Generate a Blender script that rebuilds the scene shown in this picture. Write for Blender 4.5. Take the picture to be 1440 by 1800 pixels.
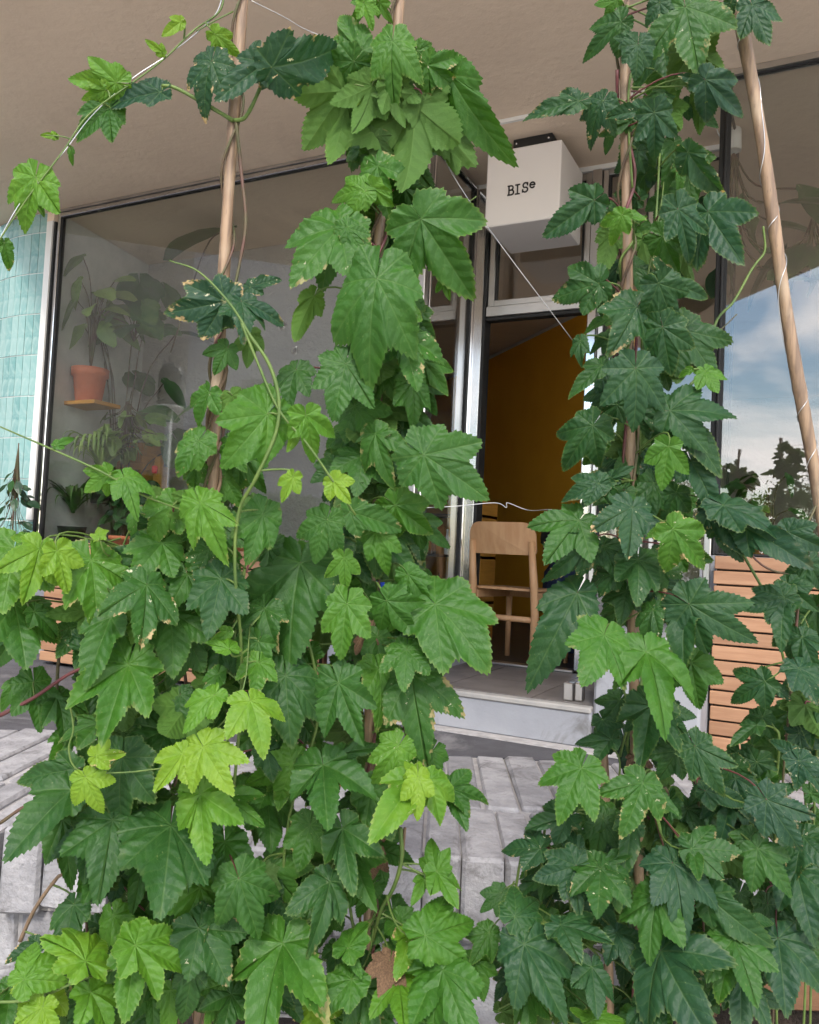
import bpy, math, random
import numpy as np
from mathutils import Matrix, Vector

for o in list(bpy.data.objects):
    bpy.data.objects.remove(o, do_unlink=True)
SC = bpy.context.scene
COL = SC.collection
R = math.radians
rnd = random.Random(11)

# ------------------------------------------------------------------ camera
YAW, PITCH, ROLL = R(27), R(2.75), R(2.8)
CAM = np.array([0, -4.58, 0.81]); FPX = 1440.0
fh = np.array([-math.sin(YAW), math.cos(YAW), 0]); r0 = np.array([math.cos(YAW), math.sin(YAW), 0]); UP = np.array([0, 0, 1.0])
cf = fh*math.cos(PITCH) + UP*math.sin(PITCH); u0 = UP*math.cos(PITCH) - fh*math.sin(PITCH)
cr = r0*math.cos(ROLL) + u0*math.sin(ROLL); cu = u0*math.cos(ROLL) - r0*math.sin(ROLL)
cd = bpy.data.cameras.new('camera'); cam = bpy.data.objects.new('camera', cd); COL.objects.link(cam)
cd.sensor_fit = 'HORIZONTAL'; cd.sensor_width = 36; cd.lens = 36; cd.clip_start = 0.05; cd.clip_end = 500
M = Matrix.Identity(4)
for i in range(3):
    M[i][0], M[i][1], M[i][2], M[i][3] = cr[i], cu[i], -cf[i], CAM[i]
cam.matrix_world = M
SC.camera = cam
def ray(px, py): return cf + cr*(px-720)/FPX - cu*(py-900)/FPX
def at(px, py, d): return CAM + ray(px, py)*d
def ony(px, py, y):
    d = ray(px, py); return CAM + d*(y-CAM[1])/d[1]
def onz(px, py, z):
    d = ray(px, py); return CAM + d*(z-CAM[2])/d[2]

# ------------------------------------------------------------------ world, sun, exposure
SUN_EL, SUN_AZ = R(42), R(158)      # azimuth clockwise from +Y: behind the camera, to the right
W = bpy.data.worlds.new('World'); SC.world = W; W.use_nodes = True
wn = W.node_tree.nodes; wl = W.node_tree.links; wn.clear()
wo = wn.new('ShaderNodeOutputWorld'); bg = wn.new('ShaderNodeBackground'); bg.inputs['Strength'].default_value = 0.15
sky = wn.new('ShaderNodeTexSky'); sky.sky_type = 'NISHITA'; sky.sun_disc = False
sky.sun_elevation = SUN_EL; sky.sun_rotation = SUN_AZ; sky.air_density = 1.3; sky.dust_density = 0.2; sky.ozone_density = 1.6
tc = wn.new('ShaderNodeTexCoord'); sep = wn.new('ShaderNodeSeparateXYZ'); wl.new(tc.outputs['Generated'], sep.inputs[0])
def wmath(op, a, b=None):
    n = wn.new('ShaderNodeMath'); n.operation = op
    for k, v in enumerate((a, b)):
        if v is None: continue
        if isinstance(v, (int, float)): n.inputs[k].default_value = v
        else: wl.new(v, n.inputs[k])
    return n.outputs[0]
zc = wmath('ADD', wmath('MAXIMUM', sep.outputs[2], 0.0), 0.22)
comb = wn.new('ShaderNodeCombineXYZ')
wl.new(wmath('DIVIDE', sep.outputs[0], zc), comb.inputs[0]); wl.new(wmath('DIVIDE', sep.outputs[1], zc), comb.inputs[1])
cn = wn.new('ShaderNodeTexNoise'); cn.inputs['Scale'].default_value = 1.15; cn.inputs['Detail'].default_value = 5; cn.inputs['Roughness'].default_value = 0.55; cn.inputs['Distortion'].default_value = 0.4
wl.new(comb.outputs[0], cn.inputs['Vector'])
crp = wn.new('ShaderNodeValToRGB'); crp.color_ramp.elements[0].position = 0.45; crp.color_ramp.elements[1].position = 0.57
wl.new(cn.outputs['Fac'], crp.inputs[0])
cmix = wn.new('ShaderNodeMixRGB'); cmix.inputs['Color2'].default_value = (14.5, 13.7, 13.5, 1)
wl.new(crp.outputs[0], cmix.inputs['Fac']); wl.new(sky.outputs[0], cmix.inputs['Color1'])
wl.new(cmix.outputs[0], bg.inputs['Color']); wl.new(bg.outputs[0], wo.inputs['Surface'])
sl = bpy.data.lights.new('sun', 'SUN'); sl.energy = 1.5; sl.angle = R(10); sl.color = (1.0, 0.95, 0.87)
so = bpy.data.objects.new('sun', sl); COL.objects.link(so)
sd = Vector((math.sin(SUN_AZ)*math.cos(SUN_EL), math.cos(SUN_AZ)*math.cos(SUN_EL), math.sin(SUN_EL)))
so.rotation_euler = (-sd).to_track_quat('-Z', 'Y').to_euler(); so.location = (7, -13, 11)
VS = SC.view_settings; VS.view_transform = 'Standard'; VS.look = 'None'; VS.exposure = 1.1; VS.gamma = 1; VS.use_curve_mapping = False
SC.cycles.max_bounces = 7; SC.cycles.transparent_max_bounces = 8; SC.cycles.use_denoising = True; SC.cycles.use_adaptive_sampling = True; SC.cycles.adaptive_threshold = 0.03
SC.cycles.diffuse_bounces = 4; SC.cycles.glossy_bounces = 3; SC.cycles.transmission_bounces = 3; SC.cycles.caustics_reflective = False; SC.cycles.caustics_refractive = False

# ------------------------------------------------------------------ materials
class NT:
    def __init__(s, name):
        s.m = bpy.data.materials.new(name); s.m.use_nodes = True; s.t = s.m.node_tree; s.t.nodes.clear()
        s.out = s.n('ShaderNodeOutputMaterial')
    def n(s, typ, **kw):
        x = s.t.nodes.new(typ)
        for k, v in kw.items():
            if k in x.inputs.keys() if hasattr(x.inputs, 'keys') else False: s.set(x.inputs[k], v)
            else: setattr(x, k, v)
        return x
    def set(s, sock, v):
        if isinstance(v, bpy.types.NodeSocket): s.t.links.new(v, sock)
        else: sock.default_value = v
    def math(s, op, a, b=0.0, clamp=False):
        x = s.t.nodes.new('ShaderNodeMath'); x.operation = op; x.use_clamp = clamp
        s.set(x.inputs[0], a); s.set(x.inputs[1], b); return x.outputs[0]
    def mix(s, f, a, b, mode='MIX'):
        x = s.t.nodes.new('ShaderNodeMixRGB'); x.blend_type = mode
        s.set(x.inputs[0], f); s.set(x.inputs[1], a); s.set(x.inputs[2], b); return x.outputs[0]
    def ramp(s, f, stops):
        x = s.t.nodes.new('ShaderNodeValToRGB'); e = x.color_ramp.elements
        while len(e) > 1: e.remove(e[0])
        e[0].position, e[0].color = stops[0][0], stops[0][1]
        for p, c in stops[1:]:
            k = e.new(p); k.color = c
        s.set(x.inputs[0], f); return x.outputs[0]
    def noise(s, vec, scale, detail=4, rough=0.55, dist=0.0):
        x = s.t.nodes.new('ShaderNodeTexNoise'); s.set(x.inputs['Vector'], vec)
        x.inputs['Scale'].default_value = scale; x.inputs['Detail'].default_value = detail
        x.inputs['Roughness'].default_value = rough; x.inputs['Distortion'].default_value = dist; return x.outputs['Fac']
    def smooth(s, v, a, b):
        x = s.t.nodes.new('ShaderNodeMapRange'); x.interpolation_type = 'SMOOTHSTEP'
        s.set(x.inputs['Value'], v); x.inputs['From Min'].default_value = a; x.inputs['From Max'].default_value = b; return x.outputs[0]
    def coord(s, which='Object', scale=None):
        t = s.t.nodes.new('ShaderNodeTexCoord').outputs[which]
        if scale:
            mp = s.t.nodes.new('ShaderNodeMapping'); mp.inputs['Scale'].default_value = scale; s.set(mp.inputs[0], t); t = mp.outputs[0]
        return t
    def bump(s, h, strength=0.3, dist=0.01):
        b = s.t.nodes.new('ShaderNodeBump'); b.inputs['Strength'].default_value = strength; b.inputs['Distance'].default_value = dist
        s.set(b.inputs['Height'], h); return b.outputs[0]
    def pbr(s, col, rough=0.6, metal=0.0, normal=None, spec=0.5, link=True):
        p = s.t.nodes.new('ShaderNodeBsdfPrincipled')
        s.set(p.inputs['Base Color'], col); s.set(p.inputs['Roughness'], rough); p.inputs['Metallic'].default_value = metal
        p.inputs['Specular IOR Level'].default_value = spec
        if normal is not None: s.set(p.inputs['Normal'], normal)
        if link: s.t.links.new(p.outputs[0], s.out.inputs[0])
        return p.outputs[0]
def c4(c): return (c[0], c[1], c[2], 1)
MAT = {}
def grainy(name, c1, c2, scale=6, rough=0.75, bump=0.3, bscale=60, bdist=0.004, metal=0, stain=None, spec=0.4, coords='Object', stretch=None, randcol=0.0):
    t = NT(name); v = t.coord(coords, stretch)
    col = t.mix(t.smooth(t.noise(v, scale, 6), 0.3, 0.7), c4(c1), c4(c2))
    if stain: col = t.mix(t.smooth(t.noise(v, stain[1], 5, 0.65, 1.0), stain[2], stain[3]), col, c4(stain[0]))
    if randcol:
        oi = t.n('ShaderNodeObjectInfo')
        col = t.mix(1.0, col, t.ramp(oi.outputs['Random'], [(0, (1-randcol,)*3+(1,)), (1, (1+randcol*0.6,)*3+(1,))]), 'MULTIPLY')
    h = t.noise(v, bscale, 6, 0.65)
    t.pbr(col, rough, metal, t.bump(h, bump, bdist), spec)
    MAT[name] = t.m; return t.m
grainy('soffit_plaster', (0.82, 0.67, 0.52), (0.76, 0.615, 0.475), 1.6, 0.85, 0.3, 22, 0.02, stain=((0.62, 0.49, 0.38), 0.9, 0.55, 0.8))
grainy('inner_ceiling', (0.62, 0.58, 0.53), (0.56, 0.52, 0.48), 1.2, 0.8, 0.15, 30, 0.004)
grainy('grey_plaster', (0.52, 0.50, 0.47), (0.46, 0.44, 0.42), 3, 0.9, 0.9, 28, 0.03)
grainy('stucco', (0.25, 0.23, 0.215), (0.20, 0.185, 0.17), 2, 0.9, 1.0, 9, 0.12)
grainy('far_render', (0.27, 0.265, 0.285), (0.245, 0.24, 0.26), 1, 0.9, 0.3, 12, 0.03)
grainy('lavender_paint', (0.33, 0.335, 0.36), (0.27, 0.275, 0.30), 3, 0.75, 0.35, 30, 0.006, stain=((0.15, 0.145, 0.145), 3.5, 0.54, 0.72))
grainy('ochre_wall', (0.80, 0.38, 0.025), (0.74, 0.34, 0.02), 2, 0.7, 0.1, 40, 0.003)
grainy('ochre_wood', (0.62, 0.30, 0.05), (0.52, 0.24, 0.04), 5, 0.5, 0.15, 60, 0.002, stretch=(1, 1, 12))
grainy('floor_dark', (0.055, 0.045, 0.04), (0.04, 0.035, 0.03), 4, 0.45, 0.1, 40, 0.002)
grainy('landing_tile', (0.19, 0.17, 0.16), (0.13, 0.115, 0.11), 5, 0.5, 0.15, 60, 0.002, stain=((0.09, 0.08, 0.08), 2.5, 0.55, 0.75), randcol=0.12)
grainy('grout', (0.36, 0.34, 0.32), (0.28, 0.27, 0.26), 9, 0.9, 0.3, 80, 0.003)
grainy('asphalt', (0.105, 0.10, 0.11), (0.07, 0.066, 0.073), 6, 0.9, 0.8, 180, 0.006, stain=((0.22, 0.21, 0.215), 1.6, 0.55, 0.72))
grainy('street', (0.50, 0.475, 0.435), (0.43, 0.41, 0.375), 2, 0.9, 0.6, 120, 0.006)
grainy('soil', (0.045, 0.03, 0.02), (0.02, 0.014, 0.01), 14, 0.95, 1.0, 50, 0.03)
grainy('tile_grout', (0.72, 0.74, 0.72), (0.62, 0.65, 0.63), 9, 0.8, 0.2, 60, 0.002)
grainy('mortar', (0.50, 0.47, 0.46), (0.36, 0.34, 0.335), 16, 0.95, 0.9, 60, 0.012)
grainy('kerb_stone', (0.46, 0.455, 0.47), (0.34, 0.335, 0.345), 4.5, 0.85, 0.8, 30, 0.012, stain=((0.13, 0.12, 0.125), 4.2, 0.58, 0.72), coords='Object', randcol=0.16)
def stone_mat():
    t = NT('kerb_stone'); v = t.coord('Object'); oi = t.n('ShaderNodeObjectInfo'); g = t.coord('Generated')
    w = t.n('ShaderNodeNewGeometry').outputs['Position']
    col = t.mix(t.smooth(t.noise(w, 9, 8, 0.65), 0.30, 0.72), c4((0.26, 0.255, 0.265)), c4((0.41, 0.40, 0.41)))
    col = t.mix(1.0, col, t.ramp(oi.outputs['Random'], [(0, (0.72, 0.71, 0.72, 1)), (1, (1.1, 1.09, 1.08, 1))]), 'MULTIPLY')
    col = t.mix(t.math('MULTIPLY', t.smooth(t.noise(w, 5, 7, 0.7, 1.2), 0.52, 0.66), 0.75), col, c4((0.15, 0.14, 0.14)))
    col = t.mix(t.math('MULTIPLY', t.smooth(t.noise(w, 48, 4, 0.7), 0.55, 0.75), 0.5), col, c4((0.17, 0.16, 0.155)))
    h = t.math('ADD', t.math('MULTIPLY', t.noise(w, 14, 6, 0.65), 1.0), t.math('MULTIPLY', t.noise(w, 70, 4, 0.6), 0.35))
    t.pbr(col, 0.88, 0, t.bump(h, 0.9, 0.014), 0.3); MAT['kerb_stone'] = t.m
stone_mat()
grainy('larch_slat', (0.42, 0.235, 0.135), (0.33, 0.17, 0.095), 3, 0.6, 0.2, 25, 0.003, stretch=(1.2, 6, 14), stain=((0.30, 0.10, 0.04), 2.0, 0.70, 0.80), randcol=0.15)
grainy('dark_gap', (0.03, 0.02, 0.015), (0.02, 0.015, 0.01), 4, 0.9, 0.1)
grainy('terracotta', (0.64, 0.20, 0.10), (0.55, 0.16, 0.075), 8, 0.8, 0.3, 60, 0.003)
grainy('chair_beech', (0.56, 0.33, 0.17), (0.48, 0.26, 0.125), 4, 0.45, 0.08, 40, 0.001, stretch=(8, 8, 1))
grainy('dark_plastic', (0.045, 0.045, 0.05), (0.035, 0.035, 0.04), 6, 0.4, 0.05)
grainy('black_metal', (0.02, 0.02, 0.02), (0.014, 0.014, 0.015), 6, 0.5, 0.05)
grainy('white_plastic', (0.78, 0.77, 0.74), (0.74, 0.73, 0.70), 6, 0.4, 0.03)
grainy('sign_acrylic', (0.80, 0.76, 0.73), (0.78, 0.74, 0.71), 2, 0.45, 0.02)
grainy('ink', (0.02, 0.018, 0.016), (0.02, 0.018, 0.016), 2, 0.6, 0.0)
grainy('fabric_red', (0.45, 0.012, 0.04), (0.36, 0.01, 0.03), 8, 0.8, 0.3, 90, 0.004)
grainy('fabric_navy', (0.015, 0.03, 0.09), (0.01, 0.02, 0.06), 8, 0.8, 0.3, 90, 0.004)
grainy('fabric_black', (0.015, 0.012, 0.013), (0.01, 0.01, 0.01), 8, 0.85, 0.3, 90, 0.004)
grainy('red_enamel', (0.85, 0.02, 0.02), (0.8, 0.02, 0.02), 3, 0.4, 0.0)
grainy('blue_plastic', (0.02, 0.08, 0.75), (0.02, 0.07, 0.65), 3, 0.4, 0.0)
grainy('trough_wood', (0.17, 0.085, 0.042), (0.12, 0.055, 0.028), 5, 0.7, 0.3, 40, 0.003, stretch=(1, 1, 8))
grainy('stem_green', (0.115, 0.17, 0.035), (0.065, 0.115, 0.025), 30, 0.55, 0.1)
grainy('stem_dark', (0.075, 0.08, 0.03), (0.10, 0.045, 0.035), 18, 0.6, 0.15)
grainy('stem_red', (0.13, 0.03, 0.035), (0.09, 0.035, 0.03), 20, 0.5, 0.1)
grainy('stem_woody', (0.20, 0.13, 0.08), (0.11, 0.075, 0.045), 30, 0.85, 0.5, 120, 0.003, stretch=(1, 1, 0.15))
grainy('bark', (0.09, 0.065, 0.05), (0.05, 0.04, 0.03), 10, 0.9, 0.6, 40, 0.02)
grainy('steel', (0.72, 0.72, 0.72), (0.62, 0.62, 0.63), 3, 0.12, 0.02, metal=1.0)
grainy('brushed_alu', (0.66, 0.64, 0.62), (0.56, 0.545, 0.53), 3, 0.3, 0.04, metal=1.0)
grainy('wire_zinc', (0.55, 0.55, 0.55), (0.40, 0.40, 0.40), 20, 0.3, 0.05, metal=1.0)
grainy('rubber', (0.02, 0.02, 0.02), (0.016, 0.016, 0.016), 3, 0.6, 0.0)
grainy('dead_leaf', (0.17, 0.10, 0.055), (0.09, 0.05, 0.028), 18, 0.9, 0.5, 60, 0.004)

def glazed_tile():
    t = NT('teal_tile'); oi = t.n('ShaderNodeObjectInfo'); v = t.coord('Object')
    base = t.ramp(oi.outputs['Random'], [(0, c4((0.15, 0.32, 0.31))), (0.5, c4((0.21, 0.39, 0.375))), (1, c4((0.29, 0.45, 0.43)))])
    col = t.mix(t.smooth(t.noise(v, 7, 5, 0.6, 1.5), 0.35, 0.75), base, c4((0.36, 0.50, 0.48)))
    t.pbr(col, 0.16, 0, t.bump(t.noise(v, 12, 3), 0.25, 0.01), 0.6); MAT['teal_tile'] = t.m
glazed_tile()
def bamboo():
    t = NT('bamboo'); v = t.coord('Object'); vs = t.coord('Object', (60, 60, 3))
    col = t.mix(t.smooth(t.noise(vs, 2.2, 6), 0.32, 0.68), c4((0.30, 0.195, 0.115)), c4((0.15, 0.095, 0.06)))
    col = t.mix(t.smooth(t.noise(v, 9, 4), 0.5, 0.75), col, c4((0.36, 0.27, 0.18)))
    col = t.mix(t.smooth(t.noise(vs, 9, 3), 0.66, 0.75), col, c4((0.10, 0.06, 0.04)))
    t.pbr(col, 0.55, 0, t.bump(t.noise(vs, 5, 5), 0.35, 0.002)); MAT['bamboo'] = t.m
bamboo()
def glass():
    t = NT('glass')
    lw = t.n('ShaderNodeLayerWeight'); lw.inputs['Blend'].default_value = 0.5
    f = t.math('ADD', t.math('MULTIPLY', t.math('POWER', lw.outputs['Facing'], 5.0), 0.9), 0.095, True)
    tr = t.n('ShaderNodeBsdfTransparent'); tr.inputs[0].default_value = (0.93, 0.94, 0.93, 1)
    gl = t.n('ShaderNodeBsdfGlossy'); gl.inputs['Roughness'].default_value = 0.0; gl.inputs['Color'].default_value = (0.97, 0.97, 0.97, 1)
    mx = t.n('ShaderNodeMixShader'); t.set(mx.inputs[0], f); t.set(mx.inputs[1], tr.outputs[0]); t.set(mx.inputs[2], gl.outputs[0])
    t.t.links.new(mx.outputs[0], t.out.inputs[0]); MAT['glass'] = t.m
glass()
def leaf_mat(name, ramp, trans=0.3, hop=True, rough=0.48):
    # object colour carries data: R = age (0 old .. 1 young), G = damage, B = random
    t = NT(name); oi = t.n('ShaderNodeObjectInfo'); sp = t.n('ShaderNodeSeparateColor'); t.set(sp.inputs[0], oi.outputs['Color'])
    age, dmg, rn = sp.outputs[0], sp.outputs[1], sp.outputs[2]
    v = t.coord('Object'); va = t.t.nodes.new('ShaderNodeVectorMath'); va.operation = 'ADD'
    cb = t.n('ShaderNodeCombineXYZ'); t.set(cb.inputs[0], t.math('MULTIPLY', rn, 37.0)); t.set(cb.inputs[1], t.math('MULTIPLY', rn, 91.0)); t.set(cb.inputs[2], t.math('MULTIPLY', rn, 53.0))
    t.set(va.inputs[0], v); t.set(va.inputs[1], cb.outputs[0]); vv = va.outputs[0]
    big = t.noise(vv, 2.4, 2, 0.6)
    agej = t.math('ADD', age, t.math('MULTIPLY', t.math('SUBTRACT', big, 0.5), 0.30), True)
    col = t.ramp(agej, ramp)
    if hop:
        uv = t.n('ShaderNodeUVMap'); uv.uv_map = 'vein'; su = t.n('ShaderNodeSeparateXYZ'); t.set(su.inputs[0], uv.outputs[0])
        u, s = su.outputs[0], t.math('ABSOLUTE', su.outputs[1])
        wob = t.math('MULTIPLY', t.math('SUBTRACT', t.noise(vv, 4, 2), 0.5), 0.16)
        ph = t.math('MULTIPLY', t.math('ADD', t.math('SUBTRACT', u, t.math('MULTIPLY', s, 0.85)), wob), 7.0)
        fr = t.math('ABSOLUTE', t.math('SUBTRACT', t.math('FRACT', ph), 0.5))
        side = t.math('SUBTRACT', 1.0, t.smooth(fr, 0.0, 0.10))
        sfade = t.math('MULTIPLY', side, t.smooth(u, 0.04, 0.16))
        mid = t.math('SUBTRACT', 1.0, t.smooth(s, 0.004, 0.017))
        vein = t.math('MAXIMUM', mid, t.math('MULTIPLY', sfade, 0.65))
        pleat = t.smooth(fr, 0.0, 0.5)
        ph2 = t.math('ABSOLUTE', t.math('SUBTRACT', t.math('FRACT', t.math('MULTIPLY', t.math('ADD', t.math('ADD', u, t.math('MULTIPLY', s, 1.6)), wob), 26.0)), 0.5))
        h = t.math('ADD', t.math('MULTIPLY', pleat, 0.8), t.math('MULTIPLY', t.smooth(ph2, 0.0, 0.5), 0.05))
        h = t.math('SUBTRACT', h, t.math('MULTIPLY', mid, 0.8))
        h = t.math('ADD', h, t.math('MULTIPLY', t.noise(vv, 7, 3, 0.6), 2.6))
        vcol = t.mix(0.5, col, c4((0.22, 0.33, 0.10)))
        col = t.mix(t.math('MULTIPLY', vein, 0.20), col, vcol)
    else:
        h = t.noise(vv, 6, 3)
    spots = t.smooth(t.noise(vv, 26, 3, 0.5), 0.70, 0.755)
    col = t.mix(t.math('MULTIPLY', spots, t.math('ADD', t.math('MULTIPLY', dmg, 0.7), 0.14)), col, c4((0.42, 0.43, 0.16)))
    at_ = t.n('ShaderNodeAttribute'); at_.attribute_name = 'edge'
    edge = at_.outputs['Fac']
    burn = t.math('MULTIPLY', t.smooth(t.math('ADD', edge, t.math('MULTIPLY', t.math('SUBTRACT', t.noise(vv, 4, 3, 0.65), 0.5), 1.7)), 1.04, 1.20), t.smooth(dmg, 0.15, 0.6))
    col = t.mix(burn, col, t.mix(t.noise(vv, 14, 3), c4((0.62, 0.50, 0.26)), c4((0.27, 0.13, 0.06))))
    en = t.noise(vv, 6, 4, 0.72, 0.0); eaten = t.math('MULTIPLY', t.smooth(en, 0.655, 0.69), t.smooth(dmg, 0.2, 0.5))
    col = t.mix(eaten, col, c4((0.60, 0.58, 0.40)))
    yel = t.math('MULTIPLY', t.smooth(edge, 0.93, 1.0), t.math('MULTIPLY', t.smooth(rn, 0.35, 0.8), 0.18))
    col = t.mix(yel, col, c4((0.36, 0.42, 0.12)))
    back = t.n('ShaderNodeNewGeometry').outputs['Backfacing']
    bcol = t.mix(0.3, col, c4((0.13, 0.20, 0.05)))
    col = t.mix(back, col, bcol)
    ro = t.mix(back, (rough,)*3+(1,), (0.75,)*3+(1,))
    p = t.pbr(col, ro, 0, t.bump(h, 0.22 if hop else 0.2, 0.008 if hop else 0.01), 0.30, link=False)
    tl = t.n('ShaderNodeBsdfTranslucent'); t.set(tl.inputs[0], t.mix(0.55, col, t.mix(1.0, col, (2.3, 2.1, 0.5, 1), 'MULTIPLY')))
    mx = t.n('ShaderNodeMixShader'); mx.inputs[0].default_value = trans; t.set(mx.inputs[1], p); t.set(mx.inputs[2], tl.outputs[0])
    res = mx.outputs[0]
    if hop:
        hole = t.math('MULTIPLY', t.math('GREATER_THAN', en, 0.715), t.math('GREATER_THAN', dmg, 0.3))
        m2 = t.n('ShaderNodeMixShader'); t.set(m2.inputs[0], hole); t.set(m2.inputs[1], res); t.set(m2.inputs[2], t.n('ShaderNodeBsdfTransparent').outputs[0]); res = m2.outputs[0]
    t.t.links.new(res, t.out.inputs[0]); MAT[name] = t.m
leaf_mat('hop_leaf', [(0.0, c4((0.016, 0.055, 0.027))), (0.25, c4((0.023, 0.076, 0.015))), (0.5, c4((0.038, 0.122, 0.012))), (0.78, c4((0.078, 0.192, 0.014))), (1.0, c4((0.155, 0.265, 0.018)))])
leaf_mat('house_leaf', [(0.0, c4((0.015, 0.045, 0.02))), (0.5, c4((0.045, 0.13, 0.03))), (1.0, c4((0.26, 0.38, 0.10)))], 0.2, False, 0.35)
leaf_mat('tree_leaf', [(0.0, c4((0.08, 0.10, 0.03))), (0.5, c4((0.17, 0.17, 0.06))), (1.0, c4((0.32, 0.25, 0.10)))], 0.3, False, 0.5)

# ------------------------------------------------------------------ mesh helpers
def link(o, parent=None):
    COL.objects.link(o)
    if parent is not None: o.parent = parent
    return o
def origin_of(parent):
    p = np.zeros(3)
    while parent is not None:
        p = p + np.array(parent.location); parent = parent.parent
    return p
class MB:
    def __init__(s): s.v = []; s.f = []; s.sm = []
    def add(s, vs, fs, smooth=False):
        b = len(s.v); s.v += [tuple(map(float, p)) for p in vs]; s.f += [tuple(b+i for i in f) for f in fs]; s.sm += [smooth]*len(fs); return s
    def box(s, lo, hi, M3=None, org=(0, 0, 0), bev=0.0):
        x0, y0, z0 = lo; x1, y1, z1 = hi
        if bev <= 0:
            vs = [(x, y, z) for z in (z0, z1) for y in (y0, y1) for x in (x0, x1)]
            fs = [(0, 2, 3, 1), (4, 5, 7, 6), (0, 1, 5, 4), (2, 6, 7, 3), (0, 4, 6, 2), (1, 3, 7, 5)]
        else:
            b = bev; vs = []
            for sx, x in ((1, x0), (-1, x1)):
                for sy, y in ((1, y0), (-1, y1)):
                    for sz, z in ((1, z0), (-1, z1)):
                        vs += [(x, y+sy*b, z+sz*b), (x+sx*b, y, z+sz*b), (x+sx*b, y+sy*b, z)]
            def q(ix, iy, iz, k): return ((ix*2+iy)*2+iz)*3+k
            fs = []
            fs += [(q(0,0,0,0), q(0,0,1,0), q(0,1,1,0), q(0,1,0,0)), (q(1,0,0,0), q(1,1,0,0), q(1,1,1,0), q(1,0,1,0))]
            fs += [(q(0,0,0,1), q(1,0,0,1), q(1,0,1,1), q(0,0,1,1)), (q(0,1,0,1), q(0,1,1,1), q(1,1,1,1), q(1,1,0,1))]
            fs += [(q(0,0,0,2), q(0,1,0,2), q(1,1,0,2), q(1,0,0,2)), (q(0,0,1,2), q(1,0,1,2), q(1,1,1,2), q(0,1,1,2))]
            for a in (0, 1):
                for c in (0, 1):
                    fs += [(q(a,c,0,0), q(a,c,0,1), q(a,c,1,1), q(a,c,1,0)), (q(a,0,c,0), q(a,0,c,2), q(a,1,c,2), q(a,1,c,0)), (q(0,a,c,1), q(0,a,c,2), q(1,a,c,2), q(1,a,c,1))]
                    for e in (0, 1): fs.append((q(a,c,e,0), q(a,c,e,1), q(a,c,e,2)))
        if M3 is not None: vs = [tuple(np.array(org)+M3@np.array(p)) for p in vs]
        return s.add(vs, fs)
    def tube(s, pts, rad, sides=8, cap=True, flat=1.0):
        pts = [np.array(p, float) for p in pts]; n = len(pts)
        if not hasattr(rad, '__len__'): rad = [rad]*n
        t0 = pts[1]-pts[0]; t0 = t0/np.linalg.norm(t0)
        a = np.array([0, 0, 1.0]) if abs(t0[2]) < 0.9 else np.array([1.0, 0, 0])
        nx = np.cross(t0, a); nx /= np.linalg.norm(nx); vs = []; fs = []
        for i in range(n):
            t = pts[min(i+1, n-1)]-pts[max(i-1, 0)]; t = t/(np.linalg.norm(t)+1e-12)
            nx = nx - t*(nx@t); nx /= (np.linalg.norm(nx)+1e-12); ny = np.cross(t, nx)
            for k in range(sides):
                an = 2*math.pi*k/sides; vs.append(pts[i]+rad[i]*(math.cos(an)*nx+flat*math.sin(an)*ny))
        for i in range(n-1):
            for k in range(sides):
                k2 = (k+1) % sides; fs.append((i*sides+k, i*sides+k2, (i+1)*sides+k2, (i+1)*sides+k))
        if cap: fs += [tuple(range(sides))[::-1], tuple((n-1)*sides+k for k in range(sides))]
        return s.add(vs, fs, True)
    def lathe(s, prof, org=(0, 0, 0), sides=24):
        vs = []; fs = []; n = len(prof)
        for r_, z in prof:
            for k in range(sides):
                an = 2*math.pi*k/sides; vs.append((org[0]+r_*math.cos(an), org[1]+r_*math.sin(an), org[2]+z))
        for i in range(n-1):
            for k in range(sides):
                k2 = (k+1) % sides; fs.append((i*sides+k, i*sides+k2, (i+1)*sides+k2, (i+1)*sides+k))
        fs += [tuple(range(sides))[::-1], tuple((n-1)*sides+k for k in range(sides))]
        return s.add(vs, fs, True)
    def prism(s, poly, z0, z1):
        n = len(poly); vs = [(x, y, z0) for x, y in poly]+[(x, y, z1) for x, y in poly]
        fs = [tuple(range(n))[::-1], tuple(range(n, 2*n))]+[(i, (i+1) % n, n+(i+1) % n, n+i) for i in range(n)]
        return s.add(vs, fs)
    def obj(s, name, mat, parent=None, org=None):
        if org is None: org = origin_of(parent) if parent is not None else np.zeros(3)
        org = np.array(org, float)
        me = bpy.data.meshes.new(name); me.from_pydata([tuple(np.array(v)-org) for v in s.v], [], s.f); me.update()
        me.polygons.foreach_set('use_smooth', s.sm); me.materials.append(MAT[mat])
        o = bpy.data.objects.new(name, me); link(o, parent)
        o.location = org - (origin_of(parent) if parent is not None else 0)
        return o
def tag(o, label=None, cat=None, group=None, kind=None):
    if label: o['label'] = label
    if cat: o['category'] = cat
    if group: o['group'] = group
    if kind: o['kind'] = kind
    return o
def thing(name, loc, label, cat, group=None):
    o = bpy.data.objects.new(name, None); o.empty_display_size = 0.1; link(o); o.location = tuple(map(float, loc)); return tag(o, label, cat, group)
def sub(name, parent):      # an Empty that holds sub-parts is avoided: sub-parts hang on meshes
    return parent
def spline(pts, n=6):
    pts = [np.array(p, float) for p in pts]
    if len(pts) < 3: return pts
    P = [2*pts[0]-pts[1]]+pts+[2*pts[-1]-pts[-2]]; out = []
    for i in range(1, len(P)-2):
        for k in range(n):
            t = k/n; a, b, c, d = P[i-1], P[i], P[i+1], P[i+2]
            out.append(0.5*((2*b)+(-a+c)*t+(2*a-5*b+4*c-d)*t*t+(-a+3*b-3*c+d)*t**3))
    out.append(pts[-1]); return out

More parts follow.
